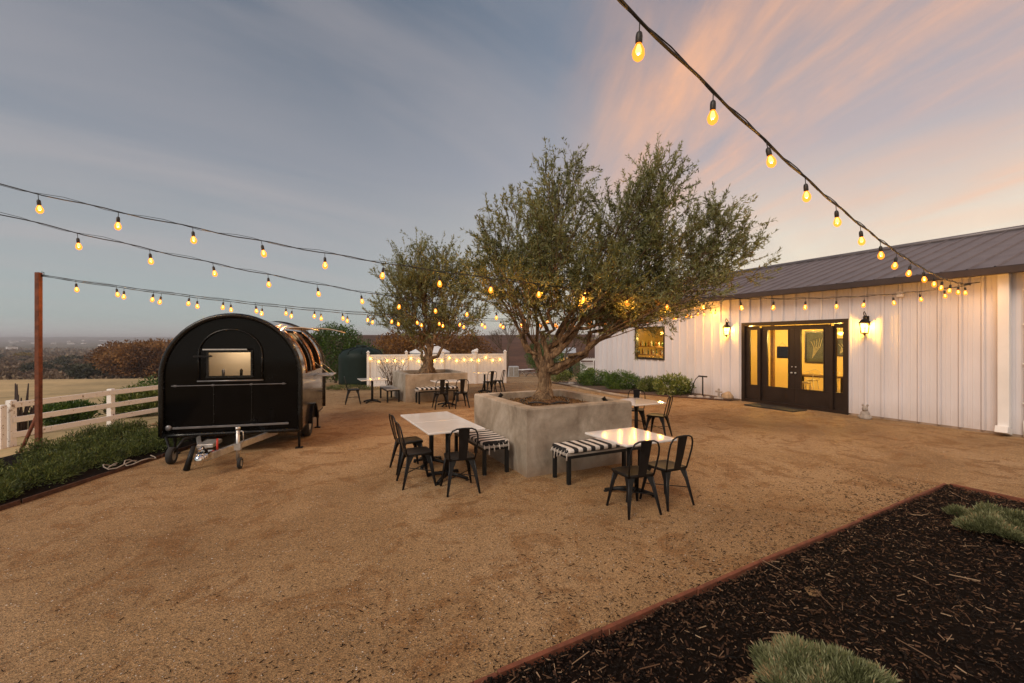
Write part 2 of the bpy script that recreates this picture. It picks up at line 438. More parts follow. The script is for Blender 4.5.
def make_tree(name, label, cat, loc, trunk_pts, trunk_r, lobes, mats, subs=30, twigs=6, leaves=22, leaf=(.05, .013), twig_len=(.22, .5), up=.5, group=None, limb_r=.06, bare=.0, knobs=0, seed=1):
    """trunk_pts in local coordinates; lobes = (centre, radii, n_sub, fork index)"""
    global rng
    rng = np.random.default_rng(seed)
    root = thing(name, label, cat, loc, 0, group)
    mb = MB()
    # trunk with gnarls
    tp = [Vector(p) for p in trunk_pts]
    pts = []; rr = []
    for i in range(len(tp)-1):
        for k in range(5):
            t = k/5; pts.append(tp[i].lerp(tp[i+1], t)); rr.append(trunk_r[i]*(1-t)+trunk_r[i+1]*t)
    pts.append(tp[-1]); rr.append(trunk_r[-1])
    i0 = len(mb.v)
    mb.tube(pts, rr, 20, caps=True)
    for i in range(i0, len(mb.v)):
        v = Vector(mb.v[i]); k = mnoise.noise(v*Vector((7, 7, 3)) if False else Vector((v.x*7, v.y*7, v.z*2.6))) 
        k2 = mnoise.noise(Vector((v.x*16, v.y*16, v.z*9)))
        ring = (i - i0)//20
        if ring < len(pts):
            c = pts[ring]; d = v - c; mb.v[i] = tuple(c + d*(1 + .55*k + .30*k2))
    tips_p = []; tw_a = []; tw_b = []
    LP = []; LD = []
    for (c, rad, ns, fi) in lobes:
        c = np.array(c, float); rad = np.array(rad, float)
        st = np.array(tp[fi]); en = c
        dist = np.linalg.norm(en-st)
        h = np.array([rng.normal()*.15, rng.normal()*.15, .5])*dist*.5
        out = (en-st)*.25
        path = bez(st, st + out*.9 + h*.22*1.0, en - (en-st)*.3 + np.array([rng.normal()*.1, rng.normal()*.1, -.10])*dist, en, 12)
        path[1:-1] += rng.normal(size=(10, 3))*.028*dist
        r0 = limb_r*(.8+.4*rng.random())
        rads = r0*(1-np.linspace(0, 1, 12)**.7*.85)
        mb.tube([Vector(p) for p in path], list(rads), 9, caps=False)
        for s in range(ns):
            t = .35 + .65*rng.random(); idx = t*11; i = int(min(idx, 10)); p0 = path[i] + (path[i+1]-path[i])*(idx-i)
            dv = unit(rng.normal(size=3)); dv[2] = dv[2]*.8 + up*.35
            tgt = c + unit(dv)*rad*(.55+.5*rng.random()**.6)
            mid1 = p0 + (tgt-p0)*.35 + rng.normal(size=3)*.06*dist + np.array([0, 0, .08])
            sp = bez(p0, mid1, tgt - (tgt-p0)*.25, tgt, 7)
            r1 = max(.005, rads[i]*.28)
            mb.tube([Vector(p) for p in sp], list(np.linspace(r1, .004, 7)), 5, caps=False)
            for q in range(twigs):
                u_ = .25 + .75*rng.random(); j = u_*6; jj = int(min(j, 5)); b0 = sp[jj] + (sp[jj+1]-sp[jj])*(j-jj)
                ov = unit(b0 - c + 1e-6)
                d = unit(unit(sp[-1]-sp[0])*.6 + ov*.5 + np.array([0, 0, up]) + rng.normal(size=3)*.55)
                ln = twig_len[0] + (twig_len[1]-twig_len[0])*rng.random()
                b1 = b0 + d*ln
                tw_a.append(b0); tw_b.append(b1)
                nl = int(leaves*(.5+rng.random())*(0 if rng.random() < bare else 1))
                if nl:
                    tt = rng.random(nl)**.8
                    LP.append(b0 + d*ln*tt[:, None] + rng.normal(size=(nl, 3))*.006)
                    LD.append(unit(d*.9 + rng.normal(size=(nl, 3))*.5))
    tr = mb.build('trunk', mats[0], root)
    LP = np.concatenate(LP); LD = np.concatenate(LD); n = len(LP)
    V1, F1 = leaf_quads(LP, LD, leaf[0]*(.6+.8*rng.random(n)), leaf[1]*(.7+.6*rng.random(n)))
    A = np.array(tw_a); B = np.array(tw_b)
    # clumps of lighter and darker growth
    cl = np.array([mnoise.noise(Vector(p*1.3)) for p in LP])
    t1 = np.clip(.42 + cl*.9 + rng.normal(size=n)*.2, 0, 1)
    np_obj('crown', V1, F1, [mats[1]], root, t1)
    nA = len(A); d = unit(B-A); u = unit(np.cross(d, rng.normal(size=(nA, 3)))); w = np.cross(d, u)
    VV = np.empty((nA, 4, 3))
    for k in range(3):
        a = 2*math.pi*k/3; VV[:, k] = A + (u*math.cos(a)+w*math.sin(a))*.0035
    VV[:, 3] = B
    b_ = (np.arange(nA)*4)[:, None]
    FF = np.concatenate([b_+np.array([[0, 1, 3]]), b_+np.array([[1, 2, 3]]), b_+np.array([[2, 0, 3]])])
    np_obj('twigs', VV.reshape(-1, 3), FF, [M['twig']], root)
    return root

def bush_mesh(blobs, n, leaf, upw=.5, out=.6, shell=.35, stem=False, clump=1.5):
    """leaves in a union of ellipsoid blobs (c, r) -> P, D, tint"""
    P = []; Dd = []; T = []
    tot = sum((b[1][0]*b[1][1]*b[1][2])**.67 for b in blobs)
    for c, r in blobs:
        k = int(n*(r[0]*r[1]*r[2])**.67/tot); c = np.array(c); r = np.array(r)
        d = unit(rng.normal(size=(k, 3)))
        rad = (shell + (1-shell)*rng.random(k))**.5
        lump = np.array([1 + .28*mnoise.noise(Vector(q*2.4) + Vector((c[0]*3, c[1]*3, 0))) + .15*mnoise.noise(Vector(q*6)) for q in d])
        p = c + d*r*(rad*lump)[:, None]
        P.append(p); Dd.append(unit(d*out + np.array([0, 0, upw]) + rng.normal(size=(k, 3))*.55))
        cl = np.array([mnoise.noise(Vector(q*clump*2)) for q in p])
        T.append(np.clip(.45 + cl*.6 + rng.normal(size=k)*.2, 0, 1))
    P = np.concatenate(P); Dd = np.concatenate(Dd); T = np.concatenate(T)
    ok = P[:, 2] > .01
    return P[ok], Dd[ok], T[ok]
def make_bush(name, label, cat, loc, blobs, n, leaf, mat, upw=.5, out=.6, shell=.3, group=None, stems=8, clump=1.5, seed=1):
    global rng
    rng = np.random.default_rng(seed)
    root = thing(name, label, cat, loc, 0, group)
    P, D, T = bush_mesh(blobs, n, leaf, upw, out, shell, clump=clump)
    V, Fc = leaf_quads(P, D, leaf[0]*(.6+.8*rng.random(len(P))), leaf[1]*(.7+.6*rng.random(len(P))))
    np_obj('foliage', V, Fc, [mat], root, T)
    if stems:
        mb = MB()
        for k in range(stems):
            c, r = blobs[k % len(blobs)]
            e = Vector(c) + Vector([rnd.uniform(-.6, .6)*r[0], rnd.uniform(-.6, .6)*r[1], rnd.uniform(-.2, .6)*r[2]])
            s = Vector((c[0]*.5+rnd.uniform(-.05, .05), c[1]*.5+rnd.uniform(-.05, .05), -.03))
            m_ = s.lerp(e, .5) + Vector((rnd.uniform(-.05, .05), rnd.uniform(-.05, .05), .05))
            k_ = max(.006, max(r)*.022)
            mb.tube([s, m_, e], [k_, k_*.7, k_*.3], 5, caps=False)
        mb.build('stems', M['twig'], root)
    return root

# ------------------------------------------------------------------ setting: the land
def sstep(a, b, x):
    t = np.clip((x-a)/(b-a), 0, 1); return t*t*(3-2*t)
def land_h(x, y):
    s = np.maximum(0, -8.6-x)
    side = np.interp(s, [0, 2.4, 10, 60, 400], [0, -.39, -.75, -1.2, -1.2])
    ff = np.interp(y, [-50, 8, 13, 43, 47, 70, 130, 420, 1500, 2600, 4200, 6000], [0, 0, 0, -.75, -1.1, -5, -8.6, -13.5, -12, 4, 46, 30])
    left = side + ff
    hill = np.interp(y, [-50, 21, 50, 62, 120, 200, 400, 1500, 2600, 4200, 6000], [0, 0, -2, -1.9, 1.4, 4.6, 3.5, -5, 6, 46, 30])
    k = sstep(-.78, -.5, x/np.maximum(y, 8.0)) * sstep(-9.5, -7.5, x + 0*y) + sstep(-.78, -.5, x/np.maximum(y, 8.0))*sstep(40, 60, y)
    k = np.clip(k, 0, 1)
    k2 = np.where(x > -8.6, 1.0, k)
    k2 = np.where(y > 40, sstep(-.78, -.5, x/np.maximum(y, 1.0)), k2)
    return left*(1-k2) + hill*k2
ys_ = np.concatenate([np.arange(-30, 30, 1.0), np.geomspace(30, 6000, 90)])
xs_n = np.linspace(-1, 1, 181)
grid = []
V = []; 
for y in ys_:
    wdt = 40 + max(0, y)*2.2
    # dense near the middle
    X = np.sign(xs_n)*(np.abs(xs_n)**1.5)*wdt
    V.append(np.stack([X, np.full_like(X, y), np.zeros_like(X)], 1))
V = np.array(V); H = land_h(V[:, :, 0], V[:, :, 1])
rough_ = np.array([[mnoise.fractal(Vector((float(p[0])*.006, float(p[1])*.006, 0)), .8, 2.0, 4) for p in row] for row in V])
amp = np.interp(V[:, :, 1], [0, 55, 130, 900, 4000, 9500], [0, 0, .8, 3, 8, 10])
V[:, :, 2] = H + rough_*amp
# keep the yard's own sheet clear of the land under it
V[:, :, 2] -= .03*np.where((V[:, :, 0] > -9) & (V[:, :, 1] < 54), 1, 0)
ny, nx = V.shape[:2]
idx = np.arange(ny*nx).reshape(ny, nx)
Fc = np.stack([idx[:-1, :-1], idx[:-1, 1:], idx[1:, 1:], idx[1:, :-1]], -1).reshape(-1, 4)
ter = np_obj('ground', V.reshape(-1, 3), Fc, [M['terrain']], smooth=True)
tag(ter, kind='structure')
ca = ter.data.color_attributes.new('zone', 'FLOAT_COLOR', 'POINT')
P = V.reshape(-1, 3)
col = np.zeros((len(P), 4)); col[:, 3] = 1
ratio = P[:, 0]/np.maximum(P[:, 1], 1)
isleft = 1 - sstep(-.78, -.5, ratio)
def lerp(a, b, t): return a + (np.array(b)-a)*t[:, None]
c = np.tile(np.array([.42, .31, .18]), (len(P), 1))                       # mown straw field
c = lerp(c, [.26, .17, .10], sstep(46, 56, P[:, 1]))                     # brown scrub below it
c = lerp(c, [.13, .105, .075], sstep(150, 400, P[:, 1]))
c = lerp(c, [.15, .13, .13], sstep(1500, 5000, P[:, 1]))
r_ = np.tile(np.array([.30, .20, .12]), (len(P), 1))
r_ = lerp(r_, [.10, .053, .04], sstep(46, 58, P[:, 1]))                 # bare vineyard hill
r_ = lerp(r_, [.14, .11, .10], sstep(400, 2000, P[:, 1]))
c = c*isleft[:, None] + r_*(1-isleft)[:, None]
col[:, :3] = c
ca.data.foreach_set('color', col.astype(np.float32).ravel())

# gravel yard (a gently uneven sheet above the land)
U = Vector((.4472, -.8944, 0)); NB = Vector((-.8944, -.4472, 0)); B0 = Vector((8.9, 11.9, 0))
xs = np.concatenate([np.arange(-6.2, 6, .12), np.arange(6, 40, .8)]); ys2 = np.concatenate([np.arange(-6, 14, .12), np.concatenate([np.arange(14.5, 21.6, .5), np.geomspace(22, 52, 40)])])
XX, YY = np.meshgrid(xs, ys2)
ZZ = np.array([[.012*mnoise.noise(Vector((x*1.1, y*1.1, 3))) + .006*mnoise.noise(Vector((x*4, y*4, 9))) for x in xs] for y in ys2])
ZZ = ZZ + land_h(np.maximum(XX, -6), YY)
nx_, ny_ = len(xs), len(ys2)
idg = np.arange(nx_*ny_).reshape(ny_, nx_)
Fg = np.stack([idg[:-1, :-1], idg[:-1, 1:], idg[1:, 1:], idg[1:, :-1]], -1).reshape(-1, 4)
yard = np_obj('gravel_yard', np.stack([XX, YY, ZZ], -1).reshape(-1, 3), Fg, [M['gravel']], smooth=True); tag(yard, kind='structure')
# the yard runs on beyond the camper, left of the bed's end
g2 = MB(); pl = [(-6.2, 9.6), (-6.2, 21), (-9.6, 20.5), (-9.3, 17), (-8.9, 13), (-8.6, 10.4)]
g2.add([(p[0], p[1], -.012) for p in pl], [tuple(range(len(pl)))[::-1] if False else tuple(range(len(pl)))])
o = g2.build('gravel_yard', M['gravel']); tag(o, kind='structure')

# left planting bed soil
sb = MB(); xs3 = np.linspace(-8.9, -5.93, 24); ys3 = np.linspace(-1, 9.4, 70)
vs = []
for y in ys3:
    for x in xs3:
        z = .02 + .05*mnoise.noise(Vector((x*2, y*2, 1))) + (0 if x > -8.6 else -.10)
        vs.append((x, y, z))
fs = [(j*24+i, j*24+i+1, (j+1)*24+i+1, (j+1)*24+i) for j in range(69) for i in range(23)]
sb.add(vs, fs, 0, True); o = sb.build('soil_bed', M['soil_dark']); tag(o, kind='structure')
e = MB()
for k in range(5):
    y0 = -1 + k*2.1; e.box((-5.9 + .006*(k % 2), y0+1.045, .015), (.016, 2.08, .075), bev=.004, rot=Matrix.Rotation(R(.5*(-1)**k), 4, 'Z'))
tag(e.build('bed_edging', M['rust_dark']), 'thin rusty steel edging along the left planting bed', 'edging')

# bark mulch bed, bottom right
K = Vector((5.78, 5.87, 0)); ea = Vector((-.868, -.497, 0)).normalized(); eb = Vector((.487, -.873, 0)).normalized()
sm = MB(); n1, n2 = 60, 46; vs = []
def bedpt(a, b_): return K + ea*a + eb*b_
for j in range(n2+1):
    for i in range(n1+1):
        p = bedpt(i/n1*9.0, j/n2*6.5)
        z = .02 + .035*mnoise.noise(Vector((p.x*2.2, p.y*2.2, 5))) + .018*mnoise.noise(Vector((p.x*7, p.y*7, 2)))
        vs.append((p.x, p.y, z))
fs = [(j*(n1+1)+i, (j+1)*(n1+1)+i, (j+1)*(n1+1)+i+1, j*(n1+1)+i+1) for j in range(n2) for i in range(n1)]
sm.add(vs, fs, 0, True); o = sm.build('mulch_bed', M['soil_dark']); tag(o, kind='structure')
def edging(p0, p1, label):
    m = MB(); d = p1-p0; L = d.length; d.normalize(); a = math.atan2(d.y, d.x); t = 0; k = 0
    while t < L-.02:
        ln = min(rnd.uniform(.75, 1.1), L-t); c = p0 + d*(t+ln/2)
        m.box((c.x, c.y, .03+rnd.uniform(-.006, .006)), (ln-.006, .032, .075), bev=.008, rot=Matrix.Rotation(a + R(rnd.uniform(-.7, .7)), 4, 'Z')); t += ln
    return tag(m.build('bed_edging', M['edging']), label, 'edging')
edging(bedpt(0, 0), bedpt(9, 0), 'long red edging boards between the gravel and the bark mulch bed')
edging(bedpt(-.04, .03), bedpt(-.04, 6.4), 'short red edging run at the far right corner of the mulch bed')

# loose stuff: chips, pebbles, litter
def boxes(P, D, L, W, T, tilt=.25):
    n = len(P); D = unit(D); S = unit(np.cross(D, unit(np.array([0, 0, 1.]) + rng.normal(size=(n, 3))*tilt))); Nn = np.cross(S, D)
    L = L[:, None]; W = W[:, None]; T = T[:, None]
    V = np.stack([P + D*L*.5*a + S*W*.5*b_*(1-.35*(a > 0)) + Nn*T*.5*c_ for c_ in (-1, 1) for b_ in (-1, 1) for a in (-1, 1)], 1)
    q = np.array([(0, 2, 3, 1), (4, 5, 7, 6), (0, 1, 5, 4), (2, 6, 7, 3), (0, 4, 6, 2), (1, 3, 7, 5)])
    Fc = (np.arange(n)*8)[:, None, None] + q[None]
    return V.reshape(-1, 3), Fc.reshape(-1, 4)
rng = np.random.default_rng(5)
n = 72000
a = rng.random(n)**1.0*8.6 + .05; b_ = rng.random(n)**1.25*6.0 + .04
P = np.stack([K.x + ea.x*a + eb.x*b_, K.y + ea.y*a + eb.y*b_, np.zeros(n)], 1)
keep = (P[:, 1] > .9); P = P[keep]; n = len(P)
P[:, 2] = .045 + rng.random(n)*.02 + np.array([.035*mnoise.noise(Vector((p[0]*2.2, p[1]*2.2, 5))) for p in P])
D = rng.normal(size=(n, 3)); D[:, 2] *= .28
L = .010 + .036*rng.random(n)**2.2; L[rng.random(n) < .015] *= 2.0
W = .004 + .012*rng.random(n)**1.5; T = .002 + .004*rng.random(n)
tn = rng.random(n); tn = np.where((tn > .95) & (rng.random(n) < .4), .8, tn)
pale = tn > .86; W[pale] = .0018 + .0045*rng.random(pale.sum())**1.6; L[pale] = .010 + .055*rng.random(pale.sum())**2
V, Fc = boxes(P, D, L, W, T)
o = np_obj('bark_mulch', V, Fc, [M['chip']], tint=np.repeat(tn, 6)); tag(o, 'dark shredded bark mulch flecked with pale splinters', 'mulch', kind='stuff')
# straws and long splinters
n = 170; a = rng.random(n)*8; b_ = rng.random(n)**1.1*5.5 + .1
P = np.stack([K.x + ea.x*a + eb.x*b_, K.y + ea.y*a + eb.y*b_, .075 + rng.random(n)*.02], 1)
D = rng.normal(size=(n, 3)); D[:, 2] *= .12; D[:, 0] += .6
V, Fc = boxes(P, D, .07 + .16*rng.random(n)**2, .004 + .005*rng.random(n), .003 + .003*rng.random(n), np.full(n, 0)) if False else boxes(P, D, .05 + .13*rng.random(n)**2, .003 + .004*rng.random(n), .003 + .002*rng.random(n))
o = np_obj('dry_twigs', V, Fc, [M['chip']], tint=np.repeat(.88 + .12*rng.random(n), 6)); tag(o, 'pale dry twigs and straw scattered over the mulch', 'twigs', kind='stuff')
# pebbles in the near gravel
def octa(P, S, sq=.6):
    n = len(P); o_ = np.array([(1, 0, 0), (0, 1, 0), (-1, 0, 0), (0, -1, 0), (0, 0, sq), (0, 0, -sq)])
    an = rng.random(n)*6.28; ca_, sa = np.cos(an), np.sin(an); st = .6+.8*rng.random(n)
    X = o_[None, :, 0]*st[:, None]; Y = np.repeat(o_[None, :, 1], n, 0); Z = np.repeat(o_[None, :, 2], n, 0)
    V = np.stack([X*ca_[:, None]-Y*sa[:, None], X*sa[:, None]+Y*ca_[:, None], Z], -1)*S[:, None, None] + P[:, None]
    q = np.array([(0, 1, 4), (1, 2, 4), (2, 3, 4), (3, 0, 4), (1, 0, 5), (2, 1, 5), (3, 2, 5), (0, 3, 5)])
    return V.reshape(-1, 3), ((np.arange(n)*6)[:, None, None] + q[None]).reshape(-1, 3)
n = 60000; Y = 1.9 + 6.5*rng.random(n)**1.7; X = (rng.random(n)*2-1)*(Y*1.2+.3)
P = np.stack([X, Y, np.zeros(n)], 1)
rel = P[:, :2] - np.array([K.x, K.y]); bb = rel @ np.array([eb.x, eb.y])
N1 = Vector((.214, 6.286, 0)); PU = Vector((-.44, .898, 0)); PV = Vector((.898, .44, 0))
rn = P[:, :2] - np.array([N1.x, N1.y]); inpl = (rn @ np.array([PU.x, PU.y]) > -.02) & (rn @ np.array([PV.x, PV.y]) > -.02)
ok = (bb < -.05) & (X > -5.85) & (~inpl); P = P[ok]; n = len(P)
P[:, 2] = np.array([.012*mnoise.noise(Vector((p[0]*1.1, p[1]*1.1, 3))) for p in P]) + .001
S = .0020 + .0052*rng.random(n)**2.6
V, Fc = octa(P, S); o = np_obj('loose_gravel', V, Fc, [M['pebble']], tint=np.repeat(rng.random(n), 8)); tag(o, 'loose tan and pinkish granite grit on the yard', 'gravel', kind='stuff')
# stray chips on the gravel next to the bed and toward the camera
n = 3800; a = rng.random(n)*9.5; off = .0 + np.abs(rng.normal(size=n))*(.25 + .9*rng.random(n))
P = np.stack([K.x + ea.x*a - eb.x*off, K.y + ea.y*a - eb.y*off, np.full(n, .008)], 1)
P = P[P[:, 1] > 1.9]; n = len(P); D = rng.normal(size=(n, 3)); D[:, 2] *= .08
V, Fc = boxes(P, D, .008 + .026*rng.random(n)**1.5, .002+.005*rng.random(n), .002+.002*rng.random(n))
tt = np.where(rng.random(n) < .8, rng.random(n)*.6, .8+.2*rng.random(n))
o = np_obj('stray_bark_chips', V, Fc, [M['chip']], tint=np.repeat(tt, 6)); tag(o, 'stray dark bark chips strewn on the gravel beside the bed', 'chips', kind='stuff')
def land(x, y): return float(land_h(np.array([float(x)]), np.array([float(y)]))[0])
# ------------------------------------------------------------------ planters
PRZ = math.atan2(PV.y, PV.x)          # local x runs along the right face, local y along the left one
def planter(label, corner, L, W, h, th=.19, name='concrete_planter', soil=.13):
    root = thing(name, label, 'planter', corner, PRZ)
    m = MB()
    O = [(0, 0), (W, 0), (W, L), (0, L)]; I = [(th, th), (W-th, th), (W-th, L-th), (th, L-th)]
    def sub(a, b, n): return [(a[0]+(b[0]-a[0])*k/n, a[1]+(b[1]-a[1])*k/n) for k in range(n)]
    n = 14
    Oo = sum([sub(O[i], O[(i+1) % 4], n) for i in range(4)], []); Ii = sum([sub(I[i], I[(i+1) % 4], n) for i in range(4)], [])
    N = len(Oo); bv = .014
    def ins(p, d):  # move toward the middle of the wall box
        return (min(max(p[0], d), W-d), min(max(p[1], d), L-d))
    rings = []
    hs = [-.04, .1, .3, .5, .7, h-bv*1.6]
    for z in hs: rings.append([(p[0]+.006*mnoise.noise(Vector((p[0]*3, p[1]*3, z*3))), p[1]+.006*mnoise.noise(Vector((p[0]*3+9, p[1]*3, z*3))), z) for p in Oo])
    rings.append([(*ins(p, bv), h + .004*mnoise.noise(Vector((p[0]*4, p[1]*4, 0)))) for p in Oo])
    rings.append([(p[0], p[1], h + .004*mnoise.noise(Vector((p[0]*4, p[1]*4, 0)))) for p in Ii])
    rings.append([(p[0]*1.0, p[1], h-soil-.1) for p in Ii])
    vs = [v for r in rings for v in r]; fs = []
    for r in range(len(rings)-1):
        for k in range(N): j = (k+1) % N; fs.append((r*N+k, r*N+j, (r+1)*N+j, (r+1)*N+k))
    m.add(vs, fs, 0, True)
    w = m.build('wall', M['concrete'], root)
    w.data.polygons.foreach_set('use_smooth', [False]*len(w.data.polygons))
    s = MB(); k = 26; vs = []
    for j in range(k+1):
        for i in range(k+1):
            x = th-.004 + (W-2*th+.008)*i/k; y = th-.004 + (L-2*th+.008)*j/k
            dd = math.hypot(x-W*.48, y-L*.5)
            vs.append((x, y, h-soil + .02*mnoise.noise(Vector((x*5, y*5, 2))) + .13*math.exp(-(dd/.42)**2)))
    s.add(vs, [(j*(k+1)+i, j*(k+1)+i+1, (j+1)*(k+1)+i+1, (j+1)*(k+1)+i) for j in range(k) for i in range(k)], 0, True)
    s.build('soil', M['soil_brown'], root)
    return root
L1, W1, H1 = 2.08, 1.92, .985
planter('large square concrete planter in the foreground holding the big spreading olive tree', (N1.x, N1.y, 0), L1, W1, H1)
N2 = Vector((-3.39, 14.0, 0)); L2, W2, H2 = 2.1, 2.1, .90
planter('farther square concrete planter holding the smaller upright olive tree', (N2.x, N2.y, 0), L2, W2, H2)
C1 = N1 + PU*L1*.5 + PV*W1*.47; C2 = N2 + PU*L2*.5 + PV*W2*.48
def litter(name, label, N_, L_, W_, z, n, seed):
    global rng
    rng = np.random.default_rng(seed)
    a = .22 + (L_-.44)*rng.random(n); b = .22 + (W_-.44)*rng.random(n)
    dd = np.hypot(a-L_*.5, b-W_*.48)
    P = np.stack([N_.x+PU.x*a+PV.x*b, N_.y+PU.y*a+PV.y*b, z + .13*np.exp(-(dd/.42)**2) + .012 + .012*rng.random(n)], 1)
    D = rng.normal(size=(n, 3)); D[:, 2] *= .3
    V, Fc = leaf_quads(P, unit(D), .02+.03*rng.random(n), .006+.01*rng.random(n))
    tag(np_obj(name, V, Fc, [M['litter']], tint=rng.random(n)), label, 'leaf litter', kind='stuff')
litter('leaf_litter', 'dry olive leaves on the soil of the near planter', N1, L1, W1, H1-.13, 5200, 3)
litter('leaf_litter', 'dry leaves on the soil of the far planter', N2, L2, W2, H2-.13, 1500, 4)

# ------------------------------------------------------------------ olive trees
zb = .9
# near tree, local coordinates about its foot
make_tree('olive_tree', 'big spreading olive tree leaning right, in the near concrete planter', 'olive tree', (C1.x, C1.y, 0),
    [(0, 0, .80), (-.01, 0, .95), (-.01, .02, 1.15), (.0, .03, 1.42), (.02, .05, 1.62)], [.30, .18, .118, .108, .10],
    [((.34, .15, 4.35), (.50, .55, .95), 40, 4), ((.20, -.3, 3.6), (.7, .8, .75), 34, 4),
     ((-.62, .1, 3.85), (.68, .8, .65), 32, 3), ((-.72, -.2, 2.95), (.68, .8, .55), 30, 3), ((-1.0, .3, 3.35), (.36, .5, .55), 14, 3),
     ((.75, .3, 2.95), (1.0, 1.1, .8), 42, 4), ((1.45, .1, 3.85), (.62, .8, .95), 40, 4), ((2.02, .2, 4.5), (.42, .45, .85), 34, 4),
     ((2.35, .0, 3.65), (.85, .9, .8), 44, 4), ((3.05, .1, 3.9), (.45, .6, .68), 26, 4), ((3.38, .1, 3.35), (.42, .6, .45), 20, 3),
     ((2.25, -.1, 2.72), (.9, .9, .5), 40, 3), ((.95, -.25, 2.75), (.9, .8, .40), 34, 3), ((1.7, .4, 2.5), (.8, .7, .40), 28, 3), ((-.2, .4, 2.85), (.6, .7, .4), 18, 2)],
    [M['bark'], M['olive']], twigs=7, leaves=32, leaf=(.070, .0170), twig_len=(.2, .58), up=.5, limb_r=.055, seed=21)
make_tree('olive_tree', 'smaller upright olive tree with russet lower twigs, in the far concrete planter', 'olive tree', (C2.x, C2.y, 0),
    [(0, 0, .72), (.0, 0, .9), (.02, .0, 1.1), (.06, .02, 1.45)], [.30, .23, .18, .17],
    [((0, 0, 3.6), (1.15, 1.2, 1.1), 44, 3), ((-1.1, 0, 3.9), (.75, .8, 1.0), 30, 3), ((-1.45, .1, 2.9), (.7, .8, .6), 24, 2), ((-.55, .1, 4.55), (.6, .6, .9), 26, 3),
     ((.6, .1, 4.6), (.6, .7, .85), 30, 3), ((1.35, 0, 3.9), (.7, .8, .9), 30, 3), ((1.1, 0, 2.75), (.9, .9, .5), 26, 2), ((-.2, .1, 2.6), (1.0, .9, .45), 26, 2)],
    [M['bark'], M['olive']], twigs=7, leaves=28, leaf=(.095, .026), twig_len=(.3, .8), up=.7, limb_r=.08, bare=.10, seed=22)

def spot(label, loc, rz):
    r = thing('garden_spotlight', label, 'spotlight', loc, rz)
    m = MB(); m.tube([(0, 0, -.1), (0, 0, .09)], .010, 6); m.build('stake', M['iron'], r)
    m = MB(); Mx = Matrix.Translation((0, 0, .11)) @ Matrix.Rotation(R(-40), 4, 'X')
    m.lathe([(.012, -.05), (.030, -.045), (.034, .045), (.040, .05), (.036, .035), (.0, .03)], 14, M=Mx); m.build('head', M['iron'], r)
p = N1 + PU*1.58 + PV*.30
spot('small black garden spotlight at the left rim of the near planter', (p.x, p.y, H1-.12), R(-60))
p = N1 + PU*.35 + PV*1.66
spot('small black garden spotlight at the right rim of the near planter', (p.x, p.y, H1-.12), R(60))
m = MB(); pts = []
for k in range(70):
    a = k*.28; rr_ = .36 + .04*math.sin(k*.9) + .015*(k/20); pts.append((C1.x+rr_*math.cos(a), C1.y+rr_*math.sin(a), H1-.05 + .02*math.sin(k*1.7)))
m.tube(pts, .009, 6); tag(m.build('drip_hose', M['cable']), 'black drip hose coiled round the foot of the big olive tree', 'hose')

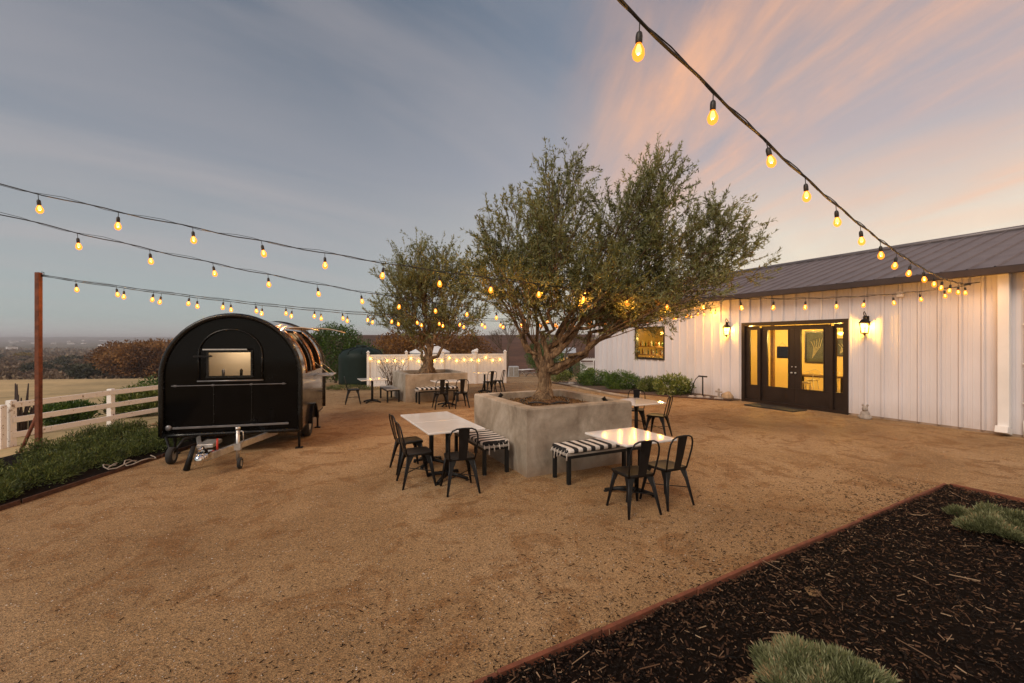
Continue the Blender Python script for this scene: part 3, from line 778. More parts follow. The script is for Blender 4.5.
# ------------------------------------------------------------------ furniture
def make_table(label, loc, rz, w=.82, d=.82, group=None):
    r = thing('cafe_table', label, 'table', loc, rz, group)
    m = MB(); m.box((0, 0, .738), (w, d, .028), bev=.006); m.build('tabletop', M['white_top'], r)
    m = MB(); m.tube([(0, 0, .05), (0, 0, .71)], .036, 14); m.box((0, 0, .718), (.30, .30, .012)); m.build('column', M['black_steel'], r)
    m = MB()
    for k in range(4):
        a = R(45+90*k); dx, dy = math.cos(a), math.sin(a)
        m.tube([(dx*.02, dy*.02, .075), (dx*.14, dy*.14, .062), (dx*.31, dy*.31, .026)], [.034, .028, .022], 8)
        m.lathe([(.026, -.002), (.026, .016), (.0, .018)], 10, M=Matrix.Translation((dx*.30, dy*.30, 0)))
    m.build('base', M['black_steel'], r)
    return r
def make_chair(label, loc, rz, group=None):
    r = thing('metal_chair', label, 'chair', loc, rz, group)
    # seat: dished sheet with rolled edge
    m = MB(); n = 12; vs = []
    def outline(s):
        w = [(-.17, -.165), (-.19, .06), (-.175, .175), (0, .19), (.175, .175), (.19, .06), (.17, -.165), (0, -.175)]
        return w
    ol = outline(0)
    rings = [(1.0, .425), (1.0, .448), (.985, .455), (.90, .452), (.6, .446), (.25, .444)]
    for sc_, z in rings: vs += [(x*sc_, y*sc_, z) for x, y in ol]
    fs = [tuple(range(7, -1, -1))]
    for q in range(len(rings)-1):
        for k in range(8): j = (k+1) % 8; fs.append((q*8+k, q*8+j, q*8+8+j, q*8+8+k))
    fs.append(tuple(range(40, 48))); m.add(vs, [fs[0]] + fs[1:], 0, True); m.build('seat', M['seat_metal'], r)
    for sx in (-1, 1):
        for sy in (-1, 1):
            m = MB()
            top = Vector((sx*.155, sy*.15, .435)); bot = Vector((sx*.215, sy*(.215 if sy > 0 else .235), .0))
            # pressed, tapering angle leg: two flanges meeting at the outer corner
            cx_t, cx_b = .085, .018
            for ax in (0, 1):
                e_t = Vector((-sx*cx_t, 0, 0)) if ax == 0 else Vector((0, -sy*cx_t, 0))
                e_b = Vector((-sx*cx_b, 0, 0)) if ax == 0 else Vector((0, -sy*cx_b, 0))
                mid = top.lerp(bot, .30); em = e_t.lerp(e_b, .62)
                th = Vector((0, -sy*.003, 0)) if ax == 0 else Vector((-sx*.003, 0, 0))
                q = [top, top+e_t, mid+em, bot+e_b, bot, mid]
                vv = [p_ for p_ in q] + [p_+th for p_ in q]
                m.add(vv, [(0, 1, 2, 5), (5, 2, 3, 4), (6, 11, 8, 7), (11, 10, 9, 8), (1, 7, 8, 2), (2, 8, 9, 3), (3, 9, 10, 4), (0, 6, 7, 1)])
            m.tube([top, top.lerp(bot, .5), bot + Vector((0, 0, .002))], [.011, .010, .009], 6)
            m.build('leg', M['black_metal'], r)
    m = MB()
    zt = .85
    hoop = [(-.165, -.165, .44), (-.178, -.195, .56), (-.187, -.225, .68), (-.180, -.243, .765), (-.150, -.256, .825), (-.095, -.262, .848), (0, -.264, .853),
            (.095, -.262, .848), (.150, -.256, .825), (.180, -.243, .765), (.187, -.225, .68), (.178, -.195, .56), (.165, -.165, .44)]
    m.tube(hoop, .0105, 8); m.build('back_frame', M['black_metal'], r)
    m = MB()
    m.add([(-.052, -.170, .445), (.052, -.170, .445), (.06, -.214, .62), (.072, -.258, .845), (-.072, -.258, .845), (-.06, -.214, .62),
           (-.052, -.175, .445), (.052, -.175, .445), (.06, -.219, .62), (.072, -.263, .845), (-.072, -.263, .845), (-.06, -.219, .62)],
          [(0, 1, 2, 5), (5, 2, 3, 4), (6, 11, 8, 7), (11, 10, 9, 8), (0, 6, 7, 1), (1, 7, 8, 2), (2, 8, 9, 3), (3, 9, 10, 4), (4, 10, 11, 5), (5, 11, 6, 0)])
    m.build('back_splat', M['black_metal'], r)
    m = MB(); m.tube([(-.19, -.19, .20), (.19, .185, .20)], .006, 6); m.tube([(.19, -.19, .207), (-.19, .185, .207)], .006, 6)
    m.build('cross_brace', M['black_metal'], r)
    return r
def make_bench(label, loc, rz, L=1.35, W=.42, h=.42, group=None):
    r = thing('bench', label, 'bench', loc, rz, group)
    m = MB()
    for k in range(4): m.box((0, -W/2 + W*(k+.5)/4, h-.012), (L, W/4-.006, .03), bev=.004)
    m.build('seat', M['bench_wood'], r)
    m = MB()
    for s in (-1, 1): m.box((0, s*(W/2-.02), h-.047), (L-.04, .03, .038)); m.box((s*(L/2-.04), 0, h-.0475), (.03, W-.07, .036))
    m.build('seat_frame', M['black_steel'], r)
    for sx in (-1, 1):
        for sy in (-1, 1):
            m = MB(); m.box((sx*(L/2-.045), sy*(W/2-.03), (h-.066)/2), (.05, .05, h-.066), bev=.004); m.build('leg', M['black_steel'], r)
    return r
def make_cushion(label, loc, rz, L=1.3, W=.46, group=None, seed=3):
    """a folded striped blanket lying on a bench, fringed at both ends"""
    r = thing('striped_blanket', label, 'blanket', loc, rz, group); rr = random.Random(seed)
    m = MB(); nx_, nz = 40, 8; prof = []
    for k in range(28):
        a = 2*math.pi*k/28; c_, s_ = math.cos(a), math.sin(a)
        y = (abs(c_)**.28)*(1 if c_ > 0 else -1)*W/2; z = .034 + (abs(s_)**.5)*(1 if s_ > 0 else -1)*.034
        prof.append((y, z))
    vs = []
    for i in range(nx_+1):
        x = -L/2 + L*i/nx_; tap = 1 if 0 < i < nx_ else .94
        for (y, z) in prof:
            zz = z + (.010*mnoise.noise(Vector((x*5, y*6, seed))) if z > .03 else 0)
            vs.append((x + .01*mnoise.noise(Vector((x*2, y*8, 4))), y*tap + .008*mnoise.noise(Vector((x*5, 1, seed))), (zz-.034)*tap+.034))
    k = 28
    fs = [(i*k+j, i*k+(j+1) % k, (i+1)*k+(j+1) % k, (i+1)*k+j) for i in range(nx_) for j in range(k)]
    fs += [tuple(range(k-1, -1, -1)), tuple(nx_*k+j for j in range(k))]
    m.add(vs, fs, 0, True); m.build('cloth', M['stripe'], r)
    for s in (-1, 1):
        m = MB()
        for q in range(6):
            y = -W/2 + W*(q+.5)/6 + rr.uniform(-.01, .01); d = rr.uniform(.03, .14)
            m.tube([(s*(L/2-.005), y, .02), (s*(L/2+.02), y, .0), (s*(L/2+.025+rr.uniform(-.008, .012)), y+rr.uniform(-.01, .01), -d)], [.006, .008, .011], 5)
        m.build('fringe', M['fringe'], r)
    return r

LAX = math.atan2(PU.y, PU.x)   # along the planters' left faces
# near-left table: two square tables pushed together
tdir = Vector((-.45, .893, 0)); trz = math.atan2(tdir.y, tdir.x); tc = Vector((-1.10, 6.65, 0))
T0 = make_table('white topped table nearest the camera of the pair pushed together left of the near planter', tc - tdir*.413, trz, .82, .80, 'white cafe tables')
copy_tree(T0, tc + tdir*.413, trz, 'rear white topped table of the pair pushed together left of the near planter')
copy_tree(T0, Vector((1.50, 5.62, 0)), math.atan2(.898, -.44), 'white square table in front of the near planter, two chairs on its camera side')
copy_tree(T0, Vector((2.50, 8.85, 0)), trz, 'white square table partly hidden behind the right end of the near planter')
copy_tree(T0, Vector((-1.98, 13.4, 0)), trz, 'white square table over the striped bench of the far planter')
copy_tree(T0, Vector((-4.48, 14.1, 0)), trz, 'white square table beside the green water tank, one black chair at its left')
copy_tree(T0, Vector((-1.05, 16.9, 0)), R(10), 'white square table in front of the white vinyl fence')
CH = 'black metal cafe chairs'
ch0 = make_chair('black metal chair with its back to the camera at the left paired tables', (-.69, 5.80, 0), face_rz(-.34, .94), CH)
for (x, y), f, lab in [
    ((-1.31, 6.05), (.90, .42), 'black metal chair left of the paired tables, the nearer of two side by side'),
    ((-1.58, 6.72), (.88, .47), 'black metal chair left of the paired tables, the farther of two side by side'),
    ((1.40, 5.10), (-.33, .94), 'black metal chair nearest the camera, at the table in front of the near planter'),
    ((1.87, 5.35), (-.46, .89), 'black metal chair right of the nearest chair, at the table before the near planter'),
    ((2.98, 9.00), (-.82, .57), 'black metal chair right of the table that stands behind the near planter'),
    ((2.74, 9.75), (-.35, -.94), 'black metal chair on the far side of the table behind the near planter'),
    ((-2.08, 12.85), (-.35, .94), 'left one of two black metal chairs facing the striped bench at the far planter'),
    ((-1.52, 13.0), (-.35, .94), 'right one of two black metal chairs facing the striped bench at the far planter'),
    ((-4.98, 13.8), (.93, .36), 'lone black metal chair at the table beside the green water tank'),
    ((-.85, 16.45), (-.5, .85), 'black metal chair at the near side of the table by the white vinyl fence'),
    ((-.55, 16.95), (-.95, .3), 'black metal chair on the right of the table by the white vinyl fence')]:
    copy_tree(ch0, (x, y, 0), face_rz(*f), lab)
def onplanter(N_, side, along, off):
    return (N_ + PU*along - PV*off) if side == 'L' else (N_ + PV*along - PU*off)
BG = 'low benches against the planters'
b1 = onplanter(N1, 'R', 1.0, .335); bn = make_bench('bench under a striped blanket along the front face of the near planter', b1, PRZ, group=BG)
b2 = onplanter(N1, 'L', 1.02, .315); copy_tree(bn, b2, LAX, 'bench under a striped blanket along the left face of the near planter')
b3 = onplanter(N2, 'R', .95, .30); copy_tree(bn, b3, PRZ, 'bench under a striped blanket along the front face of the far planter')
b4 = onplanter(N2, 'L', .9, .33); copy_tree(bn, b4, LAX, 'bare grey bench along the left face of the far planter')
up_ = Vector((0, 0, .425)); CG = 'striped blankets on the benches'
cu = make_cushion('black and white striped blanket on the bench in front of the near planter', b1+up_, PRZ, group=CG)
copy_tree(cu, b2+up_, LAX, 'black and white striped blanket on the bench left of the near planter')
copy_tree(cu, b3+up_, PRZ, 'black and white striped blanket on the bench at the far planter')

# ------------------------------------------------------------------ string lights
def make_bulb_meshes(scale=1.0, mat='bulb'):
    s = MB(); s.tube([(0, 0, 0), (0, 0, -.075*scale)], .0035*scale, 5); s.lathe([(.008, -.06), (.016, -.068), (.019, -.085), (.019, -.12), (.014, -.128)], 10, M=Matrix.Scale(scale, 4))
    b = MB(); b.lathe([(.014, -.125), (.020, -.138), (.0325, -.165), (.0345, -.184), (.028, -.205), (.013, -.219), (.0, -.221)], 12, M=Matrix.Scale(scale, 4), mi=1)
    b.lathe([(0, -.130), (.008, -.133), (.014, -.155), (.016, -.170), (.010, -.184), (0, -.188)], 10, M=Matrix.Scale(scale, 4), mi=0)
    so = s.build('socket', M['socket']); bo = b.build('bulb', [M[mat], M['envelope']]); bo.parent = so
    return so, bo
s0, b0_ = make_bulb_meshes()
blight = bpy.data.lights.new('bulb_light', 'POINT'); blight.energy = 10.0; blight.color = (1, .50, .11); blight.shadow_soft_size = 0.0
first_used = [False]
def string_lights(label, p0, p1, sag, n, k0=0.0, spacing=None, group='string lights over the yard', wob=.02, r=.006, seed=1, t0=0.0, skip=()):
    rr = random.Random(seed)
    root = thing('string_lights', label, 'string lights', (0, 0, 0), 0, group)
    p0 = Vector(p0); p1 = Vector(p1); L = (p1-p0).length
    def P(t): 
        q = p0.lerp(p1, t); q.z -= sag*4*t*(1-t); return q
    N = 90
    w = lambda t, ph: Vector((0, 0, wob*math.sin(t*L*2*math.pi/.92 + ph)))
    m = MB()
    m.tube([P(i/N) + w(i/N, 0)*.5 for i in range(N+1)], r, 6, smooth=True)
    m.tube([P(i/N) + w(i/N, 1.9) + Vector((0, 0, .006)) for i in range(N+1)], r*.45, 5)
    m.build('cable', M['cable'], root)
    for k in range(n):
        if k in skip: continue
        t = (k0 + k*spacing)/L
        if t > .995 or t < 0: continue
        q = P(t) + w(t, 0)*.5
        if first_used[0]: so = s0.copy(); bo = b0_.copy(); C.objects.link(so); C.objects.link(bo); bo.parent = so
        else: so, bo = s0, b0_; first_used[0] = True
        so.parent = root; so.location = q; so.rotation_euler = (rr.uniform(-.16, .16), rr.uniform(-.16, .16), rr.uniform(0, 6))
        lo = bpy.data.objects.new('bulb_light', blight); C.objects.link(lo); lo.parent = so; lo.location = (0, 0, -.202)
    return root
ANCH = Vector((10.02, 9.62, 3.19))
# overhead run from the camera side to the building anchor
A0 = Vector((-1.176, .957, 4.15))
Ltot = (ANCH-A0).length
string_lights('overhead light string rising to the upper edge and running down to the building corner', A0, ANCH, .50, 19, k0=.01, spacing=.787*Ltot/((ANCH-A0).xy.length), r=.010, wob=.018, seed=2)
# long run from the left, through the trees, to the same anchor
A1 = Vector((-5.46-.73*2, 5.1-.235*2, 3.98))
La = (ANCH-A1).length
string_lights('long uppermost light string from the left edge through the near tree and past the door', A1, ANCH, .82, 26, k0=1.53*1.0, spacing=.765, seed=3, r=.007)
A2 = Vector((-5.9-1.2, 6-.92, 3.72)); E2 = Vector((7.18, 15.3, 3.15))
string_lights('second light string from the left edge, passing just under the uppermost one', A2, E2, .80, 26, k0=1.50, spacing=.757, seed=4, r=.007, wob=.022)
PT = Vector((-8.5, 7.9, 3.15)); E3 = Vector((7.05, 15.45, 3.16))
string_lights('light string from the rusty pole through both trees to the building, slightly higher of two', PT, E3, .60, 31, k0=.50, spacing=.575, seed=5, r=.006, wob=.012)
string_lights('light string from the rusty pole through both trees to the building, slightly lower of two', PT + Vector((0, 0, -.02)), E3 + Vector((-.1, .2, -.04)), .62, 30, k0=1.19, spacing=.577, seed=6, r=.006, wob=.012)

# ------------------------------------------------------------------ steel pole
r = thing('steel_pole', 'tall rusty square steel pole that carries the light strings at the left', 'pole', (-8.5, 7.9, 0), R(4))
m = MB(); m.box((0, 0, 1.57), (.075, .075, 3.24), bev=.006); m.build('post', M['rust'], r)
m = MB(); m.tube([(-.22, -.1, -.05), (-.03, 0, .62)], .028, 6); m.build('brace', M['rust'], r)
m = MB(); m.tube([(.05, 0, 3.12), (.09, 0, 3.14), (.09, 0, 3.19), (.05, 0, 3.2)], .006, 6); m.build('hook', M['iron'], r)

# ------------------------------------------------------------------ black camper (catering trailer)
TR = thing('catering_trailer', 'glossy black round-topped catering trailer with raised side hatches', 'trailer', (-4.82, 7.61, 0), math.atan2(.27, .96))
HW, ZB, ZS, LEN = 1.06, .37, 1.34, 3.0
def arch(r_off, n=28, zb=ZB):
    w = HW + r_off
    return [(-w, zb)] + [(-w, zb+(ZS-zb)*k/3) for k in (1, 2)] + [(-w*math.cos(math.pi*k/n), ZS + w*math.sin(math.pi*k/n)) for k in range(n+1)] + [(w, ZS-(ZS-zb)*k/3) for k in (1, 2)] + [(w, zb)]
A_ = arch(0); na = len(A_)
ysg = [0, .25, .62, 1.42, 1.56, 2.36, 2.75, 3.0]
m = MB(); vs = [(x, y, z) for y in ysg for (x, z) in A_]
fs = []
def isopen(i, j):   # two serving openings, right side
    x0, z0 = A_[i]; x1, z1 = A_[i+1]
    zm = (z0+z1)/2; xm = (x0+x1)/2
    return xm > .5 and 1.22 < zm < 2.15 and j in (2, 4)
for j in range(len(ysg)-1):
    for i in range(na-1):
        if not isopen(i, j): fs.append((j*na+i, j*na+i+1, (j+1)*na+i+1, (j+1)*na+i))
m.add(vs, fs, 0, True); m.build('shell', [simple('polished_bronze_black', (.26, .215, .18), .14, .9, .15, 2)], TR)
m = MB(); Ai = arch(-.05); vs = [(x, y, z) for y in (.04, .62, 1.42, 1.56, 2.36, 2.96) for (x, z) in Ai]; fs = []
for j in range(5):
    for i in range(na-1):
        xm = (Ai[i][0]+Ai[i+1][0])/2; zm = (Ai[i][1]+Ai[i+1][1])/2
        if not (xm > .48 and 1.22 < zm < 2.12 and j in (1, 3)): fs.append((j*na+i, (j+1)*na+i, (j+1)*na+i+1, j*na+i+1))
m.add(vs, fs, 0, True); m.box((.45, 1.5, 1.12), (1.0, 2.6, .04)); m.build('interior_lining', [simple('copper_toned_lining', (.34, .22, .13), .4, .3, .2, 3)], TR)
# front and rear walls (front with a window hole)
def wall_with_hole(y, hole, rec=.012):
    m = MB(); x0, x1, z0, z1 = hole
    Ar = arch(-.012)
    # fan of quads between the hole rectangle and the arch outline
    n = len(Ar); 
    def onrect(x, z):
        cx, cz = (x0+x1)/2, (z0+z1)/2; dx, dz = x-cx, z-cz; hx, hz = (x1-x0)/2, (z1-z0)/2
        s = max(abs(dx)/hx, abs(dz)/hz); return cx+dx/s, cz+dz/s
    pts = list(Ar); pts = pts + [(Ar[-1][0]*(1-2*k/8), ZB) for k in range(1, 8)]
    # add the rectangle's corners so that the hole stays square
    ins_ = [onrect(*p) for p in pts]; N = len(pts)
    ang = lambda p: math.atan2(p[1]-(z0+z1)/2, p[0]-(x0+x1)/2)
    for cx, cz in ((x0, z0), (x0, z1), (x1, z0), (x1, z1)):
        k = min(range(N), key=lambda q: math.hypot(ins_[q][0]-cx, ins_[q][1]-cz)); ins_[k] = (cx, cz)
    vs = [(p[0], y, p[1]) for p in pts] + [(p[0], y, p[1]) for p in ins_]
    m.add(vs, [(k, (k+1) % N, N+(k+1) % N, N+k) for k in range(N)], 0, False)
    return m
wall_with_hole(.02, (-.37, .27, 1.36, 1.76)).build('front_wall', M['gloss_black'], TR)
m = MB(); Ar = arch(-.012); m.add([(p[0], LEN-.02, p[1]) for p in Ar], [tuple(range(len(Ar)))]); m.build('rear_wall', M['gloss_black'], TR)
m = MB(); m.box((0, 1.5, ZB-.02), (2*HW-.03, LEN-.06, .05)); m.build('floor', M['black_steel'], TR)
# rolled rim round the front edge
m = MB(); Arc = arch(.0)
m.tube([(x, .0, z) for x, z in Arc] , .042, 10); m.tube([(Arc[-1][0]-k*2*HW/6, 0, ZB) for k in range(7)], .035, 8); m.build('front_rim', M['trim_black'], TR)
m = MB(); m.tube([(x, LEN, z) for x, z in Arc], .04, 8); m.build('rear_rim', M['trim_black'], TR)
# window
w = MB()
for (c_, d_) in (((-.05, 0, 1.78), (.72, .04, .03)), ((-.05, 0, 1.34), (.72, .04, .03)), ((-.385, 0, 1.56), (.03, .04, .41)), ((.285, 0, 1.56), (.03, .04, .41))): w.box(c_, d_)
wo = w.build('window', M['trim_black'], TR)
m = MB(); m.add([(-.37, .01, 1.355), (.27, .01, 1.355), (.27, .01, 1.765), (-.37, .01, 1.765)], [(0, 1, 2, 3)]); m.build('pane', M['glass'], wo)
m = MB(); m.box((-.05, .62, 1.56), (1.6, .01, 1.0)); m.build('pane_reflection_card', [simple('cream_reflection_card', (.62, .50, .34), .6, 0, .06, 2)], TR)  # cream panel set behind the pane to stand in for its pale reflection
m = MB(); m.box((-.08, -.075, 1.80), (.66, .13, .015), rot=Matrix.Rotation(R(-12), 4, 'X')); m.box((-.44, -.05, 1.70), (.26, .07, .03)); m.build('window_awning', M['black_metal'], TR)
m = MB(); m.box((-.08, -.145, 1.815), (.66, .012, .022)); m.build('awning_rail', M['silver'], TR)
m = MB(); q = [(-.52, -.012, 1.27), (-.52, -.012, 1.72)] + [(-.035-.485*math.cos(math.pi*k/14), -.012, 1.72+.44*math.sin(math.pi*k/14)) for k in range(15)] + [(.45, -.012, 1.72), (.45, -.012, 1.27)]
m.tube(q, .012, 6); m.build('arched_trim', M['trim_black'], TR)
m = MB(); m.tube([(-.53, -.03, 1.275), (.47, -.03, 1.275)], .013, 8); m.build('trim_rail', M['rail'], TR)
for z, xa, xb in ((1.205, -.90, .84), (.50, -.88, .88)):
    m = MB(); m.box(((xa+xb)/2, -.045, z), (xb-xa, .018, .036 if z < 1 else .014), bev=.005)
    for x in (xa+.05, -.3, .28, xb-.05): m.box((x, -.02, z), (.03, .05, .03))
    m.build('front_rail', M['rail'], TR)
for x in (-.30, .28):
    m = MB(); m.box((x, .016, .86), (.012, .012, .62)); m.build('panel_seam', M['trim_black'], TR)
m = MB(); m.lathe([(.05, 0), (.05, .01), (.02, .018), (0, .018)], 16, M=Matrix.Translation((-.96, .012, .50)) @ Matrix.Rotation(R(90), 4, 'X')); m.build('round_fitting', M['rail'], TR)
for k, x in enumerate((-.22, .06)):
    m = MB(); m.lathe([(.022, 0), (.026, .10), (.012, .11), (.010, .12), (.0, .125)], 10, M=Matrix.Translation((x, .22, 1.345))); m.build('bottle', M['trim_black'] if k % 2 else M['rail'], TR)
m = MB(); m.box((-.05, .22, 1.33), (.8, .14, .02)); m.build('window_ledge', M['trim_black'], TR)
# raised hatches and fold-out shelf on the serving side
for y0, y1, wd_ in ((.64, 1.40, .52), (1.58, 2.34, .98)):
    m = MB(); hinge = Vector((HW*math.cos(R(50)), 0, ZS+HW*math.sin(R(50))))
    pts = []
    for k in range(9):
        a = R(20) - R(52)*k/8; s = wd_*k/8
        pts.append((hinge.x + .02 + s*math.cos(a*.7), hinge.z + .04 + wd_*.5*math.sin(R(20))*(k/8) - .22*wd_*(k/8)**2))
    vs = []
    for dz in (0, .02):
        for y in (y0, y1):
            vs += [(x, y, z+dz) for x, z in pts]
    fs = [(k, k+1, 9+k+1, 9+k) for k in range(8)] + [(18+k, 27+k, 27+k+1, 18+k+1) for k in range(8)] + [(k, 18+k, 18+k+1, k+1) for k in range(8)] + [(9+k, 9+k+1, 27+k+1, 27+k) for k in range(8)] + [(8, 26, 35, 17), (0, 9, 27, 18)]
    m.add(vs, fs, 0, True); h_ = m.build('hatch', M['awning'], TR)
    for yy in (y0+.03, y1-.03): m = MB(); m.tube([(pts[4][0], yy, pts[4][1]), (HW*.93, yy, 1.86)], .006, 6); m.build('gas_strut', M['black_steel'], h_)
m = MB(); m.box((HW+.18, 1.98, 1.215), (.34, .80, .022), bev=.005); sh = m.build('serving_shelf', M['silver'], TR)
for y in (1.62, 2.34): m = MB(); m.tube([(HW+.33, y, 1.21), (HW+.01, y, 1.50)], .007, 6); m.build('shelf_strut', M['silver'], sh)
ctrim = simple('copper_trim', (.45, .24, .12), .25, .9, .1)
for y in (.62, 1.42, 1.56, 2.36):
    m = MB(); m.tube([(x*1.005, y, z) for x, z in A_ if x > .55 and z > 1.2 and z < 2.17], .014, 6); m.build('opening_trim', [ctrim], TR)
l = bpy.data.lights.new('trailer_inner_light', 'POINT'); l.energy = 13; l.color = (1, .80, .58); l.shadow_soft_size = .12  # light added inside to brighten the cream panel behind the front pane
lo = bpy.data.objects.new('trailer_inner_light', l); C.objects.link(lo); lo.parent = TR; lo.location = (0, .30, 2.0)
l = bpy.data.lights.new('trailer_inner_light', 'POINT'); l.energy = 14; l.color = (1, .6, .25); l.shadow_soft_size = .12
lo = bpy.data.objects.new('trailer_inner_light', l); C.objects.link(lo); lo.parent = TR; lo.location = (.1, 1.5, 2.1)
m = MB()
for k in range(7):
    yy = .75 + .25*k; m.lathe([(.0, 0), (.03, .005), (.006, .02), (.005, .09), (.03, .12), (.036, .19), (.032, .19)], 10, M=Matrix.Translation((.72, yy, 1.14)))
m.build('glassware', M['chrome'], TR)
# chassis
def wheel(x, y, rad, wd, name='wheel'):
    t = MB(); Mx = Matrix.Translation((x, y, rad))
    t.lathe([(rad*.58, -wd*.42), (rad*.85, -wd*.5), (rad*.97, -wd*.38), (rad, 0), (rad*.97, wd*.38), (rad*.85, wd*.5), (rad*.58, wd*.42), (rad*.58, -wd*.42)], 26, M=Mx, axis='x')
    o = t.build(name, M['rubber'], TR)
    q = MB(); q.lathe([(.0, -wd*.38), (rad*.6, -wd*.40), (rad*.6, wd*.40), (rad*.5, wd*.30), (rad*.2, wd*.36), (.0, wd*.36)], 20, M=Mx, axis='x'); q.build('rim', M['silver'], o)
wheel(HW-.10, 1.25, .30, .17); wheel(-HW+.10, 1.25, .30, .17)
for s in (-1, 1):
    m = MB(); pts = [(1.25 - .39*math.cos(math.pi*k/12), .32 + .36*math.sin(math.pi*k/12)) for k in range(13)]
    x0, x1 = (HW-.03, HW+.055) if s > 0 else (-HW-.055, -HW+.03)
    vs = [(x0, y, z) for y, z in pts] + [(x1, y, z) for y, z in pts]
    m.add(vs, [(k, k+1, 14+k, 13+k) for k in range(12)], 0, True); m.tube([(x1 if s > 0 else x0, y, z) for y, z in pts], .012, 6); m.build('mudguard', M['gloss_black'], TR)
cpl = Vector((0, -1.38, .26))
for s in (-1, 1):
    m = MB(); a = Vector((s*.62, .25, .31)); d = cpl + Vector((s*.03, .12, 0)) - a; L_ = d.length; ang = math.atan2(d.y, d.x)
    m.box(a + d/2, (L_, .055, .10), rot=Matrix.Rotation(ang, 4, 'Z') @ Matrix.Rotation(-math.asin(d.z/L_), 4, 'Y'), bev=.005); m.build('drawbar', M['silver'], TR)
m = MB(); m.box((0, -1.22, .29), (.16, .26, .09), bev=.01); m.lathe([(.045, 0), (.06, .03), (.06, .1), (.03, .14), (.0, .145)], 14, M=Matrix.Translation((0, -1.42, .20))); m.tube([(0, -1.15, .33), (.0, -1.3, .42), (0, -1.42, .40)], .018, 8); m.build('coupling', M['chrome'], TR)
m = MB(); m.tube([(.10, -1.05, .32), (.09, -1.02, .43), (.08, -.98, .47)], .014, 8); m.build('brake_lever', [simple('red_plastic', (.5, .03, .015), .4)], TR)
m = MB(); m.box((-.10, -.75, .36), (.22, .40, .06), bev=.01); m.build('step_plate', M['silver'], TR)
m = MB(); m.tube([(.36, -1.0, .12), (.36, -1.0, .60)], .026, 12); m.tube([(.36, -1.0, .60), (.36, -1.0, .64)], .034, 12); m.tube([(.385, -1.0, .58), (.43, -1.0, .57), (.44, -1.0, .40)], .008, 6); m.box((.36, -.99, .34), (.09, .09, .10)); m.build('jockey_post', M['silver'], TR)
wheel(.39, -1.0, .085, .05, 'jockey_wheel')
m = MB(); m.tube([(-.36, -.90, 0.0), (-.30, -.80, .34)], [.045, .028], 8); m.build('prop_stand', M['black_steel'], TR)
wheel(-.74, -.42, .135, .09, 'dolly_wheel')
m = MB(); m.tube([(-.74, -.42, .135), (-.62, -.30, .36), (-.45, .2, .35)], .022, 8); m.tube([(-.74, -.42, .135), (-.95, -.1, .37)], .02, 8); m.build('dolly_arm', M['black_steel'], TR)
for x, y in ((HW-.05, .18), (HW-.02, 2.15), (-HW+.08, .3), (-HW+.08, 2.6)):
    m = MB(); m.tube([(x, y, .02), (x, y, .38)], .022, 8); m.tube([(x, y, .22), (x, y, .40)], .030, 8); m.box((x, y, .012), (.12, .10, .02)); m.build('stabiliser_leg', M['black_steel'], TR)

# ------------------------------------------------------------------ white building
BR = math.atan2(U.y, U.x)
BL = thing('metal_barn', 'long white ribbed metal building with brown roof and glazed double doors', 'building', (B0.x, B0.y, 0), BR)
# local frame: x along the wall toward the camera's right (s), y = +into the building? keep -y toward the yard
# rotation turns local x into U; local y = (-U.y, U.x) = (.894,.447) = into the building
S0, S1, WT = -10.65, 7.0, 3.385
openings = [(-2.9, .2, -.02, 2.56), (-7.95, -6.25, 1.21, 2.56)]
def cladding(S0, S1, z0, z1, openings, pitch=.36):
    xs = []
    k = 0
    s = S0
    while s < S1:
        xs += [(s, 0), (s+.026, 0), (s+.030, .014), (s+.036, .014), (s+.040, 0), (s+.054, -.045), (s+.088, -.045), (s+.104, 0), (s+.108, .012), (s+.114, .012), (s+.118, 0), (s+.18, 0), (s+.186, -.005), (s+.196, -.005), (s+.202, 0), (s+.26, 0), (s+.266, -.005), (s+.276, -.005), (s+.282, 0)]
        s += pitch
    xs.append((S1, 0))
    def yat(x):
        for (a, ya), (b, yb) in zip(xs, xs[1:]):
            if a <= x <= b: return ya + (yb-ya)*(x-a)/max(b-a, 1e-9)
        return 0
    for o_ in openings:
        for e_ in o_[:2]: xs.append((e_, yat(e_)))
    xs.sort(); xs = [p for i, p in enumerate(xs) if i == 0 or p[0]-xs[i-1][0] > 1e-5]
    m = MB()
    for (a, ya), (b, yb) in zip(xs, xs[1:]):
        if b > S1+1e-6: break
        mid = (a+b)/2; segs = [(z0, z1)]
        for (oa, ob, za, zb_) in openings:
            if oa < mid < ob:
                segs = [q for q in ((z0, za), (zb_, z1)) if q[1]-q[0] > .01]
        for (c_, d_) in segs: m.add([(a, ya, c_), (b, yb, c_), (b, yb, d_), (a, ya, d_)], [(0, 1, 2, 3)])
    return m
cladding(S0, S1, .05, WT, openings).build('wall', M['siding'], BL)
